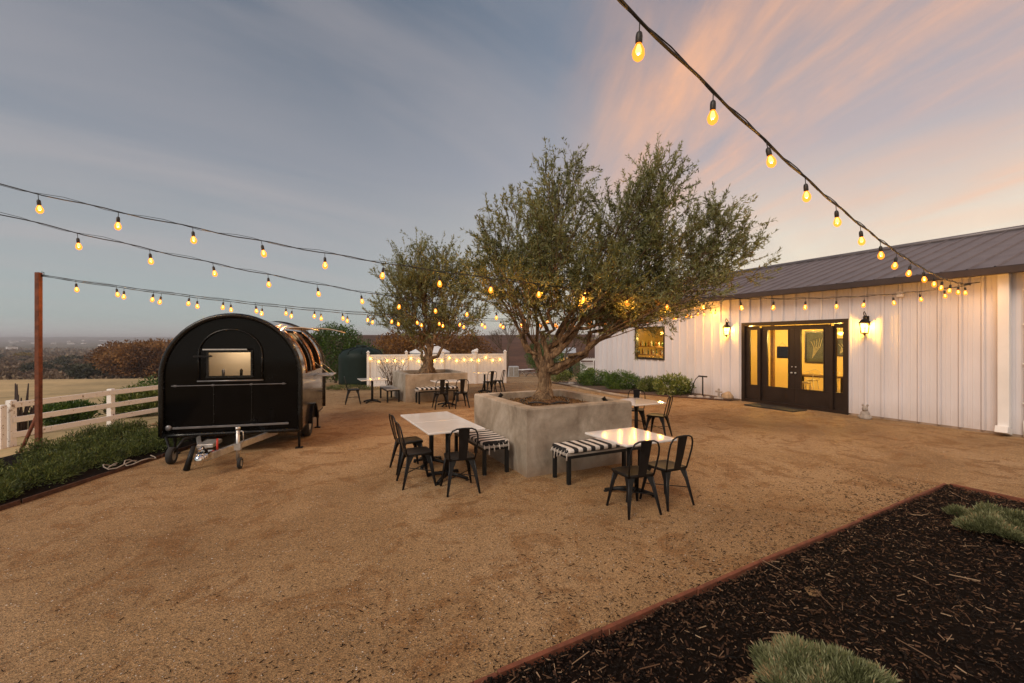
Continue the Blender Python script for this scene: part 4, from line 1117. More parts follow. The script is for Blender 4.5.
# left gable wall, rear wall, base, corner trim
m = MB(); m.add([(S0, 0, .05), (S0, 10, .05), (S0, 10, WT), (S0, 5, 5.08), (S0, 0, WT)], [(0, 4, 3, 2, 1)]); m.add([(S0, 10, .05), (S1, 10, .05), (S1, 10, WT), (S0, 10, WT)], [(0, 3, 2, 1)])
m.add([(S1, 0, .05), (S1, 10, .05), (S1, 10, WT), (S1, 5, 5.08), (S1, 0, WT)], [(0, 1, 2, 3, 4)]); m.build('gable_wall', M['siding'], BL)
m = MB(); m.box(((S0-2.9)/2, .05, .0), (-2.9-S0, .10, .10)); m.box(((S1+.2)/2, .05, .0), (S1-.2, .10, .10)); m.build('base_strip', [simple('dusty_concrete_base', (.30, .22, .16), .85, 0, .2, 5, .2)], BL)
m = MB(); m.box((S0+.0, -.02, WT/2+.02), (.12, .12, WT-.06), bev=.004); m.build('corner_trim', M['siding'], BL)
# roof
pitchx = .42; th_ = math.atan2(5.12-3.52, 5.35)
def roofside(sgn):
    m = MB(); s = S0-.25; prof = []
    while s < S1+.1: prof += [(s, 0), (s+.03, .0), (s+.045, .035), (s+.075, .035), (s+.09, 0)]; s += pitchx
    ya, yb = (-.38, 5.0) if sgn > 0 else (10.38, 5.0)
    za, zb_ = 3.465, 5.10
    vs = []; 
    for (x, h) in prof: vs.append((x, ya, za+h))
    for (x, h) in prof: vs.append((x, yb, zb_+h))
    n = len(prof); fs = [(k, k+1, n+k+1, n+k) if sgn > 0 else (k, n+k, n+k+1, k+1) for k in range(n-1)]
    m.add(vs, fs); return m
rf = roofside(1).build('roof', M['roof'], BL); roofside(-1).build('roof', M['roof'], BL)
m = MB(); m.tube([(S0-.3, 5.0, 5.13), (S1+.1, 5.0, 5.13)], .08, 8); m.build('ridge_cap', M['roof'], rf)
m = MB(); m.box(((S0+S1)/2-.1, -.40, 3.40), (S1-S0+.3, .11, .16), bev=.012); m.build('gutter', M['fascia'], BL)
m = MB(); m.box(((S0+S1)/2-.1, -.19, 3.372), (S1-S0+.28, .36, .02)); m.build('soffit', M['fascia'], BL)
m = MB(); m.add([(S0-.24, -.36, 3.42), (S0-.24, 5, 5.1), (S0-.24, 10.36, 3.42), (S0-.24, 10.36, 3.5), (S0-.24, 5, 5.18), (S0-.24, -.36, 3.5)], [(0, 1, 4, 5), (1, 2, 3, 4)]); m.build('barge_board', M['fascia'], BL)
# window
def frame_rect(m, a, b, z0, z1, y, t, d, mi=0):
    m.box(((a+b)/2, y, z1-t/2), (b-a, d, t), mi); m.box(((a+b)/2, y, z0+t/2), (b-a, d, t), mi)
    m.box((a+t/2, y, (z0+z1)/2), (t, d, z1-z0-2*t-.002), mi); m.box((b-t/2, y, (z0+z1)/2), (t, d, z1-z0-2*t-.002), mi)
def pane(parent, a, b, z0, z1, y=.03):
    m = MB(); m.add([(a, y, z0), (b, y, z0), (b, y, z1), (a, y, z1)], [(0, 1, 2, 3)]); return m.build('pane', M['glass'], parent)
m = MB(); frame_rect(m, -7.95, -6.25, 1.21, 2.56, .02, .07, .15); wo = m.build('window', M['door_paint'], BL); pane(wo, -7.88, -6.32, 1.28, 2.49)
# doors
m = MB(); frame_rect(m, -2.9, .2, -.02, 2.56, .02, .11, .19); 
m.box((-2.30, .02, 1.21), (.09, .17, 2.34)); m.box((-.22, .02, 1.21), (.09, .17, 2.34)); m.build('door_frame', M['door_paint'], BL)
for a, b, z0, z1 in ((-2.79, -2.345, .02, 2.44), (-.175, .09, .02, 2.44)):
    m = MB(); ga, gb = (a+.14, b-.06) if a < -2 else (a+.05, b-.05)
    m.box(((a+b)/2, .03, (.56+z0)/2), (b-a-.004, .05, .56-z0)); m.box(((a+b)/2, .03, (2.32+z1)/2), (b-a-.004, .05, z1-2.32))
    m.box(((a+ga)/2, .03, 1.44), (ga-a-.004, .05, 1.758)); m.box(((b+gb)/2, .03, 1.44), (b-gb-.004, .05, 1.758)); sl = m.build('sidelight', M['door_paint'], BL)
    pane(sl, ga, gb, .56, 2.32, .035)
for a, b, hx in ((-2.252, -1.248, -1.30), (-1.242, -.268, -1.19)):
    m = MB(); ga, gb = a+.19, b-.17
    m.box(((a+b)/2, .03, (.56+.03)/2), (b-a, .05, .53)); m.box(((a+b)/2, .03, (2.30+2.43)/2), (b-a, .05, .13))
    m.box(((a+ga)/2, .03, 1.43), (ga-a, .05, 1.738)); m.box(((b+gb)/2, .03, 1.43), (b-gb, .05, 1.738))
    frame_rect(m, ga-.02, gb+.02, .54, 2.32, -.002, .022, .02)
    dr = m.build('door', M['door_paint'], BL); pane(dr, ga, gb, .56, 2.30, .035)
    m = MB(); m.lathe([(.028, 0), (.03, .03), (.02, .05), (0, .055)], 12, M=Matrix.Translation((hx, -.012, 1.02)) @ Matrix.Rotation(R(90), 4, 'X')); m.lathe([(.02, 0), (.02, .012), (0, .014)], 12, M=Matrix.Translation((hx, -.012, 1.2)) @ Matrix.Rotation(R(90), 4, 'X')); m.build('handle', M['silver'], dr)
    m = MB()
    hxx = a+.01 if hx == -1.30 else b-.01
    for z in (.3, 1.25, 2.2): m.tube([(hxx, -.005, z-.05), (hxx, -.005, z+.05)], .011, 6)
    m.build('hinge', M['iron'], dr)
m = MB(); m.box((-1.35, .03, -.0), (3.1, .16, .035)); m.build('threshold', M['silver'], BL)
# downspout, conduit, vent box
m = MB(); m.box((3.08, -.11, 1.78), (.17, .13, 3.2), bev=.008); m.box((3.08, -.16, .12), (.19, .26, .14), bev=.008, rot=Matrix.Rotation(R(-14), 4, 'X')); m.build('downspout', M['vinyl'], BL)
m = MB(); m.tube([(3.36, -.06, .0), (3.36, -.06, 3.35)], .018, 8); m.tube([(3.36, -.06, .02), (3.36, -.06, .35)], .032, 8)
for z in (.7, 1.5, 2.3, 3.0): m.box((3.36, -.05, z), (.08, .03, .025))
m.build('conduit', M['vinyl'], BL)
m = MB(); m.box((1.32, -.06, 3.10), (.12, .09, .13), bev=.006); m.box((1.32, -.108, 3.10), (.05, .01, .05)); m.build('junction_box', M['vinyl'], BL)
m = MB(); m.tube([(2.52, -.02, 3.20), (2.48, -.22, 3.20)], .012, 6); m.tube([(2.44, -.2, 3.20), (2.75, -.2, 3.21)], .010, 6); m.build('cable_bracket', M['iron'], BL)
# the lit rooms
cream = simple('warm_cream_plaster', (.62, .46, .22), .8, 0, .05, 1.5)
m = MB()
def room(m, a, b, d, h):
    m.add([(a, .12, .01), (b, .12, .01), (b, d, .01), (a, d, .01)], [(0, 1, 2, 3)], 1)
    m.add([(a, .12, h), (b, .12, h), (b, d, h), (a, d, h)], [(3, 2, 1, 0)], 0)
    m.add([(a, d, .01), (b, d, .01), (b, d, h), (a, d, h)], [(3, 2, 1, 0)], 0)
    m.add([(a, .12, .01), (a, d, .01), (a, d, h), (a, .12, h)], [(3, 2, 1, 0)], 0); m.add([(b, .12, .01), (b, d, .01), (b, d, h), (b, .12, h)], [(0, 1, 2, 3)], 0)
room(m, -10.5, 1.6, 3.6, 3.0)
m.build('room', [cream, simple('brown_floor', (.20, .12, .07), .4, 0, .2, 3)], BL)
m = MB(); m.box((-2.73, 1.3, 1.5), (.10, .10, 3.0)); m.build('post', [simple('timber_post', (.25, .13, .05), .6)], BL)
def inb(x, y, z=0.0): return Vector((B0.x, B0.y, 0)) + U*x + Vector((.8944, .4472, 0))*y + Vector((0, 0, z))
# notice on the glass
r = thing('notice_board', 'black square notice hung inside the left glass door', 'notice', inb(-1.62, .045, 1.62), BR)
m = MB(); m.box((0, 0, 0), (.34, .012, .36), bev=.004); m.build('panel', M['mat_rubber'], r)
m = MB(); m.tube([(-.12, .002, .17), (0, .002, .30), (.12, .002, .17)], .004, 5); m.build('cord', M['iron'], r)
# framed pictures on the back wall
for (x, w_, h_, lab) in ((-2.62, .72, 1.15, 'dark framed picture with pale branches seen through the right glass door'), (-1.72, .42, .62, 'small dark framed picture seen through the right sidelight')):
    r = thing('framed_picture', lab, 'picture', inb(x, 3.57, 1.75), BR)
    m = MB(); frame_rect(m, -w_/2, w_/2, -h_/2, h_/2, 0, .05, .04); m.build('frame', M['door_paint'], r)
    m = MB(); m.box((0, .008, 0), (w_-.1, .01, h_-.1)); m.build('canvas', [simple('dark_canvas', (.05, .055, .05), .7, 0, .6, 5)], r)
    m = MB()
    for q in range(5): m.tube([(-.1, -.003, -h_*.35), (-.05+.05*q, -.003, 0), (-.15+.1*q, -.003, h_*.3*(.6+.1*q))], .008, 5)
    m.build('branch_motif', [simple('pale_motif', (.45, .4, .3), .7)], r)
def high_table(x, y, lab):
    r = thing('dining_table', lab, 'table', inb(x, y), BR)
    m = MB(); m.box((0, 0, .86), (1.3, .6, .05), bev=.006); m.build('tabletop', [simple('dark_wood', (.10, .05, .025), .4, 0, .3, 8)], r)
    for sx in (-1, 1):
        for sy in (-1, 1): m = MB(); m.box((sx*.58, sy*.24, .417), (.06, .06, .834)); m.build('leg', M['door_paint'], r)
high_table(-1.45, 1.55, 'dark wooden dining table seen through the right glass door')
st = None
for (x, y, lab) in ((-1.95, 2.15, 'pale bar stool behind the left end of the indoor table'), (-1.4, 2.2, 'pale bar stool behind the middle of the indoor table'), (-.9, 2.15, 'pale bar stool behind the right end of the indoor table'), (-1.5, .95, 'bar stool on the door side of the indoor table')):
    if st is None:
        st = thing('bar_stool', lab, 'stool', inb(x, y), BR, 'bar stools round the indoor table')
        m = MB(); m.lathe([(.0, .66), (.17, .66), (.18, .68), (.17, .70), (0, .70)], 14); m.build('seat', M['awning'], st)
        for sx in (-1, 1):
            for sy in (-1, 1): m = MB(); m.tube([(sx*.11, sy*.11, .66), (sx*.18, sy*.18, 0)], .013, 6); m.build('leg', M['awning'], st)
        m = MB(); m.tube([(-.16, .12, .69), (-.17, .17, .95), (0, .19, 1.02), (.17, .17, .95), (.16, .12, .69)], .012, 6); m.build('backrest', M['awning'], st)
    else: copy_tree(st, inb(x, y), BR, lab)
# bar shelves behind the window
r = thing('bar_shelf', 'wooden bar shelves of bottles and glasses seen through the window', 'shelf', inb(-8.15, 1.1), BR)
m = MB()
for z in (1.0, 1.35, 1.72): m.box((0, 0, z), (2.3, .3, .04))
m.build('shelf_board', [simple('warm_wood', (.26, .14, .06), .5, 0, .2, 6)], r)
m = MB(); m.box((-1.18, 0, 1.0), (.05, .34, 2.0)); m.box((1.18, 0, 1.0), (.05, .34, 2.0)); m.build('side_panel', [simple('warm_wood_side', (.2, .1, .05), .5)], r)
bt = None; k = 0
bmats = [simple('green_bottle', (.03, .06, .02), .15), simple('amber_bottle', (.16, .06, .015), .15), simple('clear_glassware', (.5, .48, .42), .12)]
for z in (1.02, 1.37, 1.74):
    for q in range(13):
        x = -8.15 - 1.05 + 2.1*q/12 + rnd.uniform(-.04, .04); o = bt[k % 3] if bt else None
        if bt is None:
            bt = []
            for mm in bmats:
                m = MB(); m.lathe([(.034, 0), (.036, .14), (.030, .18), (.013, .21), (.013, .27), (.0, .275)], 10); b = m.build('bottle', mm); bt.append(b)
            o = bt[0]
        if k < 3: o = bt[k]
        else: o = bt[k % 3].copy(); C.objects.link(o)
        o.location = inb(x, 1.07, z); o.scale = (1, 1, rnd.uniform(.75, 1.0))
        tag(o, 'bottle standing on the lit bar shelves behind the window', 'bottle', 'bottles on the bar shelves'); k += 1
def pendant(x, y, z, lab, power):
    r = thing('pendant_lamp', lab, 'lamp', inb(x, y, z), 0, 'ceiling lamps indoors')
    m = MB(); m.lathe([(.0, -.05), (.05, -.04), (.065, 0), (.05, .045), (0, .05)], 14); m.build('globe', M['lamp_glow'], r)
    m = MB(); m.tube([(0, 0, .05), (0, 0, 2.98-z)], .005, 5); m.build('cord', M['iron'], r)
    l = bpy.data.lights.new('lamp_light', 'POINT'); l.energy = power; l.color = (1, .66, .16); l.shadow_soft_size = .09
    lo = bpy.data.objects.new('lamp_light', l); C.objects.link(lo); lo.parent = r; lo.location = (0, 0, -.16)
pendant(-3.7, 1.6, 2.55, 'globe lamp indoors left of the glass doors', 190); pendant(-.92, 1.8, 2.2, 'glowing globe lamp seen inside the right sidelight', 140); pendant(-7.2, .75, 2.3, 'glowing globe lamp inside the window', 80)
pendant(-4.6, 2.0, 2.6, 'globe lamp between the window and the doors indoors', 30) if False else None

# wall lanterns
def lantern(label, s, z):
    r = thing('wall_lantern', label, 'lantern', inb(s, -.14, z), BR, 'wall lanterns beside the door')
    m = MB(); m.box((0, .115, .12), (.10, .02, .26), bev=.006); m.build('backplate', M['iron'], r)
    m = MB(); m.tube([(0, .11, .20), (0, .06, .30), (0, -.01, .36), (0, -.05, .33), (0, -.03, .27), (0, 0, .245)], .010, 8); m.build('scroll_arm', M['iron'], r)
    m = MB(); m.lathe([(.145, .06), (.135, .085), (.075, .15), (.04, .17), (.03, .20), (.045, .215), (.02, .25), (0, .255)], 6, smooth=False); m.build('hood', M['iron'], r)
    m = MB()
    for k in range(6):
        a = R(60*k); m.tube([(.085*math.cos(a), .085*math.sin(a), -.20), (.115*math.cos(a), .115*math.sin(a), .065)], .008, 6)
    for k in range(6):
        a0, a1 = R(60*k), R(60*k+60); m.tube([(.085*math.cos(a0), .085*math.sin(a0), -.20), (.085*math.cos(a1), .085*math.sin(a1), -.20)], .009, 6)
        m.tube([(.10*math.cos(a0), .10*math.sin(a0), -.07), (.10*math.cos(a1), .10*math.sin(a1), -.07)], .004, 5)
    m.lathe([(.0, -.27), (.02, -.25), (.03, -.225), (.09, -.21), (.085, -.195), (0, -.195)], 6, smooth=False); m.build('cage', M['iron'], r)
    m = MB(); m.lathe([(.055, -.17), (.07, -.10), (.075, .0), (.05, .04), (.0, .045)], 12); m.lathe([(.0, -.175), (.055, -.17)], 12); m.build('glass_glow', [M['lantern_glass']], r)
    l = bpy.data.lights.new('lantern_light', 'POINT'); l.energy = 80; l.color = (1, .50, .07); l.shadow_soft_size = .05
    lo = bpy.data.objects.new('lantern_light', l); C.objects.link(lo); lo.parent = r; lo.location = (0, -.0, -.03)
M['lantern_glass'] = emis('lantern_glass_glow', (1.0, .50, .07), 9)
_nt = M['lantern_glass'].node_tree; _t = _nt.nodes.new('ShaderNodeBsdfTransparent'); _x = _nt.nodes.new('ShaderNodeMixShader'); _x.inputs[0].default_value = .6
_nt.links.new(_nt.nodes['Principled BSDF'].outputs[0], _x.inputs[2]); _nt.links.new(_t.outputs[0], _x.inputs[1]); _nt.links.new(_x.outputs[0], _nt.nodes['Material Output'].inputs[0])
lantern('lit black wall lantern left of the double doors', -3.40, 2.36); lantern('lit black wall lantern right of the double doors', .61, 2.36)
# doormat
r = thing('doormat', 'dark rubber doormat before the double doors', 'doormat', inb(-1.45, -.62, .016), BR)
m = MB(); m.box((0, 0, 0), (1.45, .62, .018), bev=.004); m.build('pad', M['mat_rubber'], r)
m = MB(); frame_rect(m, -.73, .73, -.32, .32, 0, .03, .01) if False else None
for (c_, d_) in (((0, -.318, .002), (1.48, .02, .024)), ((0, .318, .002), (1.48, .02, .024)), ((-.735, 0, .002), (.02, .612, .024)), ((.735, 0, .002), (.02, .612, .024))): m.box(c_, d_)
m.build('border', M['rubber'], r)

def rock(name, label, loc, r_, mat, seed, sq=(1, 1, .8), group=None):
    m = MB(); vs = []; fs = []; n, q = 14, 9
    for j in range(q+1):
        for i in range(n):
            a = 2*math.pi*i/n; b = math.pi*j/q; d = Vector((math.sin(b)*math.cos(a), math.sin(b)*math.sin(a), math.cos(b)))
            k = 1 + .35*mnoise.noise(d*1.4 + Vector((seed*7, 0, 0))) + .12*mnoise.noise(d*4 + Vector((seed, 3, 0)))
            vs.append((d.x*k*r_*sq[0], d.y*k*r_*sq[1], d.z*k*r_*sq[2]))
    for j in range(q):
        for i in range(n): fs.append((j*n+i, (j+1)*n+i, (j+1)*n+(i+1) % n, j*n+(i+1) % n))
    m.add(vs, fs, 0, True); o = m.build(name, mat, None, loc); tag(o, label, 'rock', group); return o
rock('rock', 'round tan rock leaning at the wall left of the doors', inb(-3.25, -.28, .13), .17, M['tan_stone'], 1)
# little stone statue right of the doors
r = thing('stone_figure', 'small weathered stone animal figure right of the doors', 'statue', inb(.72, -.35, 0), BR+.3); r.scale = (.78, .78, .85)
m = MB(); m.lathe([(.16, 0), (.17, .04), (.13, .12), (.12, .18), (.09, .23), (0, .25)], 14); m.lathe([(.0, -.09), (.07, -.06), (.085, 0), (.07, .06), (0, .09)], 12, M=Matrix.Translation((.0, -.02, .30)))
m.lathe([(0, -.04), (.04, 0), (.0, .05)], 8, M=Matrix.Translation((-.06, 0, .40))); m.lathe([(0, -.04), (.04, 0), (.0, .05)], 8, M=Matrix.Translation((.06, 0, .40)))
m.lathe([(0, -.05), (.045, 0), (.0, .05)], 8, M=Matrix.Translation((.0, -.10, .28))); m.lathe([(0, -.06), (.06, 0), (0, .07)], 8, M=Matrix.Translation((.14, -.05, .07))); m.lathe([(0, -.06), (.06, 0), (0, .07)], 8, M=Matrix.Translation((-.14, -.05, .07)))
m.build('carving', M['stone'], r)
# weathered cross ornament
r = thing('stone_cross', 'small grey cross ornament standing by the wall left of the doors', 'cross', inb(-3.42, -.5, 0), BR)
m = MB(); m.box((0, 0, .04), (.26, .18, .08), bev=.02); m.box((0, 0, .22), (.06, .05, .32), bev=.012); m.box((0, 0, .27), (.26, .048, .06), bev=.012); m.build('cross', M['stone'], r)
# hand pump / hose stand
r = thing('hose_stand', 'black T-topped standpipe with a drooping hose by the wall', 'standpipe', inb(-4.02, -.55, 0), BR)
m = MB(); m.tube([(0, 0, -.03), (0, 0, .72)], .022, 8); m.tube([(-.17, 0, .74), (.17, 0, .74)], .026, 8); m.build('post', M['iron'], r)
m = MB(); m.tube([(-.16, 0, .74), (-.32, .02, .62), (-.45, .05, .40), (-.55, .08, .12), (-.60, .08, .01)], .014, 8); m.build('hose', M['cable'], r)

# planting bed along the wall
m = MB(); bed = [(-10.6, -.02), (-3.0, -.02), (-3.05, -.45), (-3.9, -1.0), (-5.2, -1.6), (-6.6, -2.25), (-8.4, -2.5), (-10.9, -2.4)]
m.add([(*inb(x, y).xy, .03) for x, y in bed], [tuple(range(len(bed)))[::-1]]); o = m.build('soil_bed', [simple('dusty_dark_mulch', (.09, .055, .04), .95, 0, .5, 30, .6)]); tag(o, kind='structure')
m = MB(); m.tube([tuple(inb(x, y, .02)) for x, y in bed[2:]], .028, 6); tag(m.build('bed_edging', M['rust_dark']), 'low curving edging around the bed along the white building', 'edging')
m = MB(); cp = [(2.2, 20.2), (2.9, 18.2), (3.5, 16.4), (4.3, 14.6)]
m.tube([(x, y, .03) for x, y in cp], .06, 6); tag(m.build('path_kerb', M['concrete']), 'pale concrete kerb line beyond the near planter', 'kerb')
for i, (s, y, rr_, h, mt, lab, lf, nn) in enumerate([
    (-9.0, -1.3, .85, .62, 'laurel', 'wide dark green shrub left of the window against the white building', (.07, .03), 5000),
    (-7.35, -1.25, .75, .66, 'laurel', 'dense dark green shrub under the lit window', (.07, .028), 5500),
    (-6.15, -.9, .48, .52, 'juniper', 'smaller dark shrub between the window shrub and the pale-leaved one', (.07, .022), 4200),
    (-5.05, -.85, .66, .66, 'broadleaf', 'yellow-green broad-leaved shrub beside the standpipe', (.12, .038), 2400),
    (-11.6, -1.5, .6, .5, 'broadleaf', 'grey-green shrub beyond the far corner of the white building', (.09, .03), 2000)]):
    p = inb(s, y, 0)
    make_bush('shrub', lab, 'shrub', p, [((0, 0, h*.5), (rr_, rr_*.8, h*.62)), ((rr_*.5, .1, h*.4), (rr_*.5, rr_*.5, h*.5)), ((-rr_*.5, -.1, h*.4), (rr_*.55, rr_*.5, h*.5))], nn, lf, M[mt], upw=.7, group='shrubs along the white building', seed=40+i)
for i, (s, y, r_) in enumerate(((-4.0, -.72, .11), (-3.8, -.6, .08), (-4.2, -.9, .09), (-5.9, -1.75, .10), (-9.8, -2.1, .14))):
    rock('rock', ['flat grey rock near the foot of the standpipe', 'small grey rock next to the cross ornament', 'grey rock at the bed edge before the standpipe', 'low rock before the shrubs under the window', 'larger rock at the far end of the wall bed'][i], inb(s, y, .04), r_, M['stone'], 5+i, (1.3, 1, .6))

# ------------------------------------------------------------------ white vinyl fence with lights
F0 = Vector((-6.18, 18.9, 0)); F1 = Vector((-.33, 20.7, 0)); fd = (F1-F0).normalized(); fl = (F1-F0).length; frz = math.atan2(fd.y, fd.x)
def vfence(label, org, rz, stations, h=1.36, ph=1.52):
    r = thing('vinyl_fence', label, 'fence', org, rz)
    for a, b in zip(stations, stations[1:]):
        m = MB(); n = max(2, int((b-a)/.16)); w = (b-a-.10)/n
        for k in range(n): m.box((a+.05+w*(k+.5), 0, h/2+.02), (w-.006, .022, h-.16))
        m.box(((a+b)/2, 0, h-.02), (b-a-.1, .045, .09)); m.box(((a+b)/2, 0, .07), (b-a-.1, .045, .12)); m.build('panel', M['vinyl'], r)
    for a in stations:
        m = MB(); m.box((a, 0, (ph-.05)/2), (.11, .11, ph-.05)); o = m.build('post', M['vinyl'], r)
        m = MB(); m.box((a, 0, ph-.035), (.15, .15, .03)); m.add([(a-.06, -.06, ph-.02), (a+.06, -.06, ph-.02), (a+.06, .06, ph-.02), (a-.06, .06, ph-.02), (a, 0, ph+.05)], [(0, 1, 4), (1, 2, 4), (2, 3, 4), (3, 0, 4)]); m.build('cap', M['vinyl'], o)
    return r
vfence('white vinyl privacy fence strung with small lights beyond the far planter', F0, frz, [0, 1.6, 3.2, 4.7, fl])
rbk = vfence('white vinyl fence run receding behind the light-strung fence', F0 + fd*4.62 + Vector((-.06, .25, 0)), frz + R(75), [0, 1.5, 3.0, 4.5])
rr2 = thing('fence_lights', 'scalloped string of small warm lights on the white vinyl fence', 'string lights', F0, frz)
pts = []; bl = []
for k in range(15):
    t = .1 + (fl-.2)*k/14; pts.append((t, -.075, 1.26 - (.12 if k % 2 else 0)));
cur = []
for (a, b) in zip(pts, pts[1:]):
    for q in range(5):
        u = q/5; cur.append((a[0]+(b[0]-a[0])*u, -.075, a[2]+(b[2]-a[2])*u - .05*math.sin(math.pi*u)))
m = MB(); m.tube(cur, .006, 5); m.build('cable', M['cable'], rr2)
fb = None
for i in range(0, len(cur), 4):
    c_ = cur[i]
    if fb is None: m = MB(); m.lathe([(0, .045), (.02, .03), (.028, 0), (.02, -.03), (0, -.04)], 8); fb = m.build('bulb', M['fence_bulb'], rr2); o = fb
    else: o = fb.copy(); C.objects.link(o)
    o.location = (c_[0], c_[1]-.03, c_[2]-.05)

# ------------------------------------------------------------------ tanks, hedge, back of the yard
r = thing('water_tank', 'dark green plastic water tank beside the left end of the white fence', 'water tank', (-7.05, 20.6, 0), 0)
m = MB(); m.lathe([(1.0, 0)] + [(1.0 + (.012 if k % 2 else 0), .1+.12*k) for k in range(10)] + [(.98, 1.36), (.85, 1.52), (.3, 1.68), (0, 1.70)], 32); m.build('tank', M['tank_green'], r)
m = MB(); m.lathe([(.24, 1.64), (.26, 1.74), (.22, 1.77), (0, 1.78)], 18); m.build('lid', M['tank_green'], r)
m = MB()
for k in range(10):
    a = R(36*k); m.tube([(.30*math.cos(a), .30*math.sin(a), 1.69), (.84*math.cos(a), .84*math.sin(a), 1.54), (.98*math.cos(a), .98*math.sin(a), 1.37)], .022, 6)
m.build('rib', M['tank_green'], r)
r = thing('metal_tank', 'pale steel tank with a conical top behind the white fence', 'tank', (-4.75, 25.5, -.3), 0)
m = MB(); m.lathe([(1.12, 0)] + [(1.12 + (.015 if k % 2 else 0), .08*k) for k in range(1, 21)], 32); m.build('tank', M['tank_steel'], r)
m = MB(); m.lathe([(1.16, 1.6), (1.14, 1.66), (.35, 2.05), (.2, 2.12), (0, 2.12)], 24, smooth=False); m.build('roof', M['vinyl'], r)
make_bush('laurel_hedge', 'big rounded bright green bush between the trailer and the water tank', 'bush', (-9.35, 23.2, -.2),
    [((0, 0, 1.5), (1.7, 1.2, 1.5)), ((-1.0, 0, 1.3), (1.2, 1, 1.3)), ((1.2, 0, 1.1), (1.3, 1, 1.1)), ((.2, 0, 2.3), (1.2, .9, .8))], 15000, (.11, .05), M['laurel'], upw=.35, out=.8, seed=61)
rock('rock', 'tan rock on the ground left of the water tank', gp(337, 389), .2, M['tan_stone'], 17)
make_bush('low_plant', 'strip of low bright green ground plants before the water tank', 'plant', (-6.5, 17.6, 0), [((0, 0, .05), (1.1, .3, .16))], 2500, (.06, .02), M['juniper'], upw=1, stems=0, seed=62)
# bare climbing shrub on the white fence
m = MB(); rq = random.Random(9)
for k in range(26):
    x = rq.uniform(-.7, .7); pts = [(x*.3, 0, 0)]; z = 0
    for q in range(6): z += rq.uniform(.12, .26); pts.append((x*(.3+.14*q)+rq.uniform(-.06, .06), rq.uniform(-.12, .12), z))
    m.tube(pts, [.014-.0018*q for q in range(7)], 5)
    for q in (2, 3, 4, 5): m.tube([pts[q], (pts[q][0]+rq.uniform(-.2, .2), pts[q][1]+rq.uniform(-.1, .1), pts[q][2]+rq.uniform(.08, .22))], [.006, .003], 4)
tag(m.build('bare_shrub', M['twig'], None, (-5.1, 18.7, 0)), 'leafless twiggy shrub against the left part of the white fence', 'shrub')
def crown_tree(name, label, loc, h, r_, mat, n, leaf, trunk_h, group=None, seed=1, blobs=None, cat='tree'):
    global rng
    rng = np.random.default_rng(seed); rl = random.Random(seed)
    root = thing(name, label, cat, loc, rl.uniform(0, 6), group)
    if blobs is None:
        blobs = [((0, 0, trunk_h+(h-trunk_h)*.5), (r_*.75, r_*.75, (h-trunk_h)*.5))]
        for k in range(6):
            a = k*1.05+rl.uniform(-.3, .3); blobs.append(((math.cos(a)*r_*.6, math.sin(a)*r_*.6, trunk_h+(h-trunk_h)*rl.uniform(.3, .65)), (r_*.45, r_*.45, (h-trunk_h)*.33)))
    P, D, T = bush_mesh(blobs, n, leaf, .2, .7, .25, clump=1.0/max(r_, 1))
    V, Fc = leaf_quads(P, D, leaf[0]*(.6+.8*rng.random(len(P))), leaf[1]*(.7+.6*rng.random(len(P))))
    np_obj('crown', V, Fc, [mat], root, T)
    m = MB(); tw = h*.022
    m.tube([(0, 0, -.3), (0.02*h, 0, trunk_h), (0, .01*h, h*.7)], [tw*1.5, tw, tw*.3], 8)
    for k in range(7):
        a = k*.9; m.tube([(0.01*h, 0, trunk_h*.8+.04*h*k*.4), (math.cos(a)*r_*.35, math.sin(a)*r_*.35, trunk_h+(h-trunk_h)*.4), (math.cos(a)*r_*.7, math.sin(a)*r_*.7, trunk_h+(h-trunk_h)*.6)], [tw*.6, tw*.35, tw*.12], 6)
    m.build('trunk', M['twig'], root)
    return root
crown_tree('oak_tree', 'russet leaved tree behind the far olive and the white fence', (-4.2, 33, -.8), 4.3, 3.0, M['autumn'], 8000, (.16, .08), .6, seed=71)
crown_tree('oak_tree', 'russet bush tree left of it, behind the green tank', (-8.0, 31, -.4), 3.3, 1.7, M['autumn'], 4000, (.16, .08), .5, seed=72).__setitem__('label', 'low russet tree right behind the green water tank')
crown_tree('evergreen_tree', 'dark green rounded tree beyond the open end of the yard', (3.1, 42, -1.5), 3.9, 1.9, M['laurel'], 7000, (.16, .07), .3, seed=73)
make_bush('cypress', 'slim dark cypress rising behind the white fence', 'cypress', (-2.95, 34, -.9), [((0, 0, 1.8), (.40, .36, 2.0)), ((0, 0, .9), (.45, .42, 1.1))], 2600, (.14, .05), M['juniper'], upw=1.2, stems=1, seed=74)
# leafless trees on the rise
def bare_tree(label, loc, h, seed):
    r = thing('bare_tree', label, 'tree', loc, 0, 'leafless trees behind the yard'); rq = random.Random(seed); m = MB(); br = MB()
    m.tube([(0, 0, -.2), (.05*h, 0, h*.3), (.02*h, 0, h*.45)], [h*.03, h*.022, h*.016], 7)
    def grow(p, d, L, w, lv):
        q = p + d*L; br.tube([p, p.lerp(q, .5)+Vector((rq.uniform(-.04, .04), rq.uniform(-.04, .04), 0))*L, q], [w, w*.8, w*.6], 4, caps=False)
        if lv == 0: return
        for k in range(3):
            nd = (d + Vector((rq.uniform(-.7, .7), rq.uniform(-.7, .7), rq.uniform(-.1, .5)))).normalized(); grow(q, nd, L*.72, w*.6, lv-1)
    for k in range(5): grow(Vector((.03*h, 0, h*.32+.03*h*k)), Vector((rq.uniform(-.8, .8), rq.uniform(-.8, .8), .8)).normalized(), h*.2, h*.012, 4)
    m.build('trunk', M['twig'], r); br.build('branches', M['twig'], r)
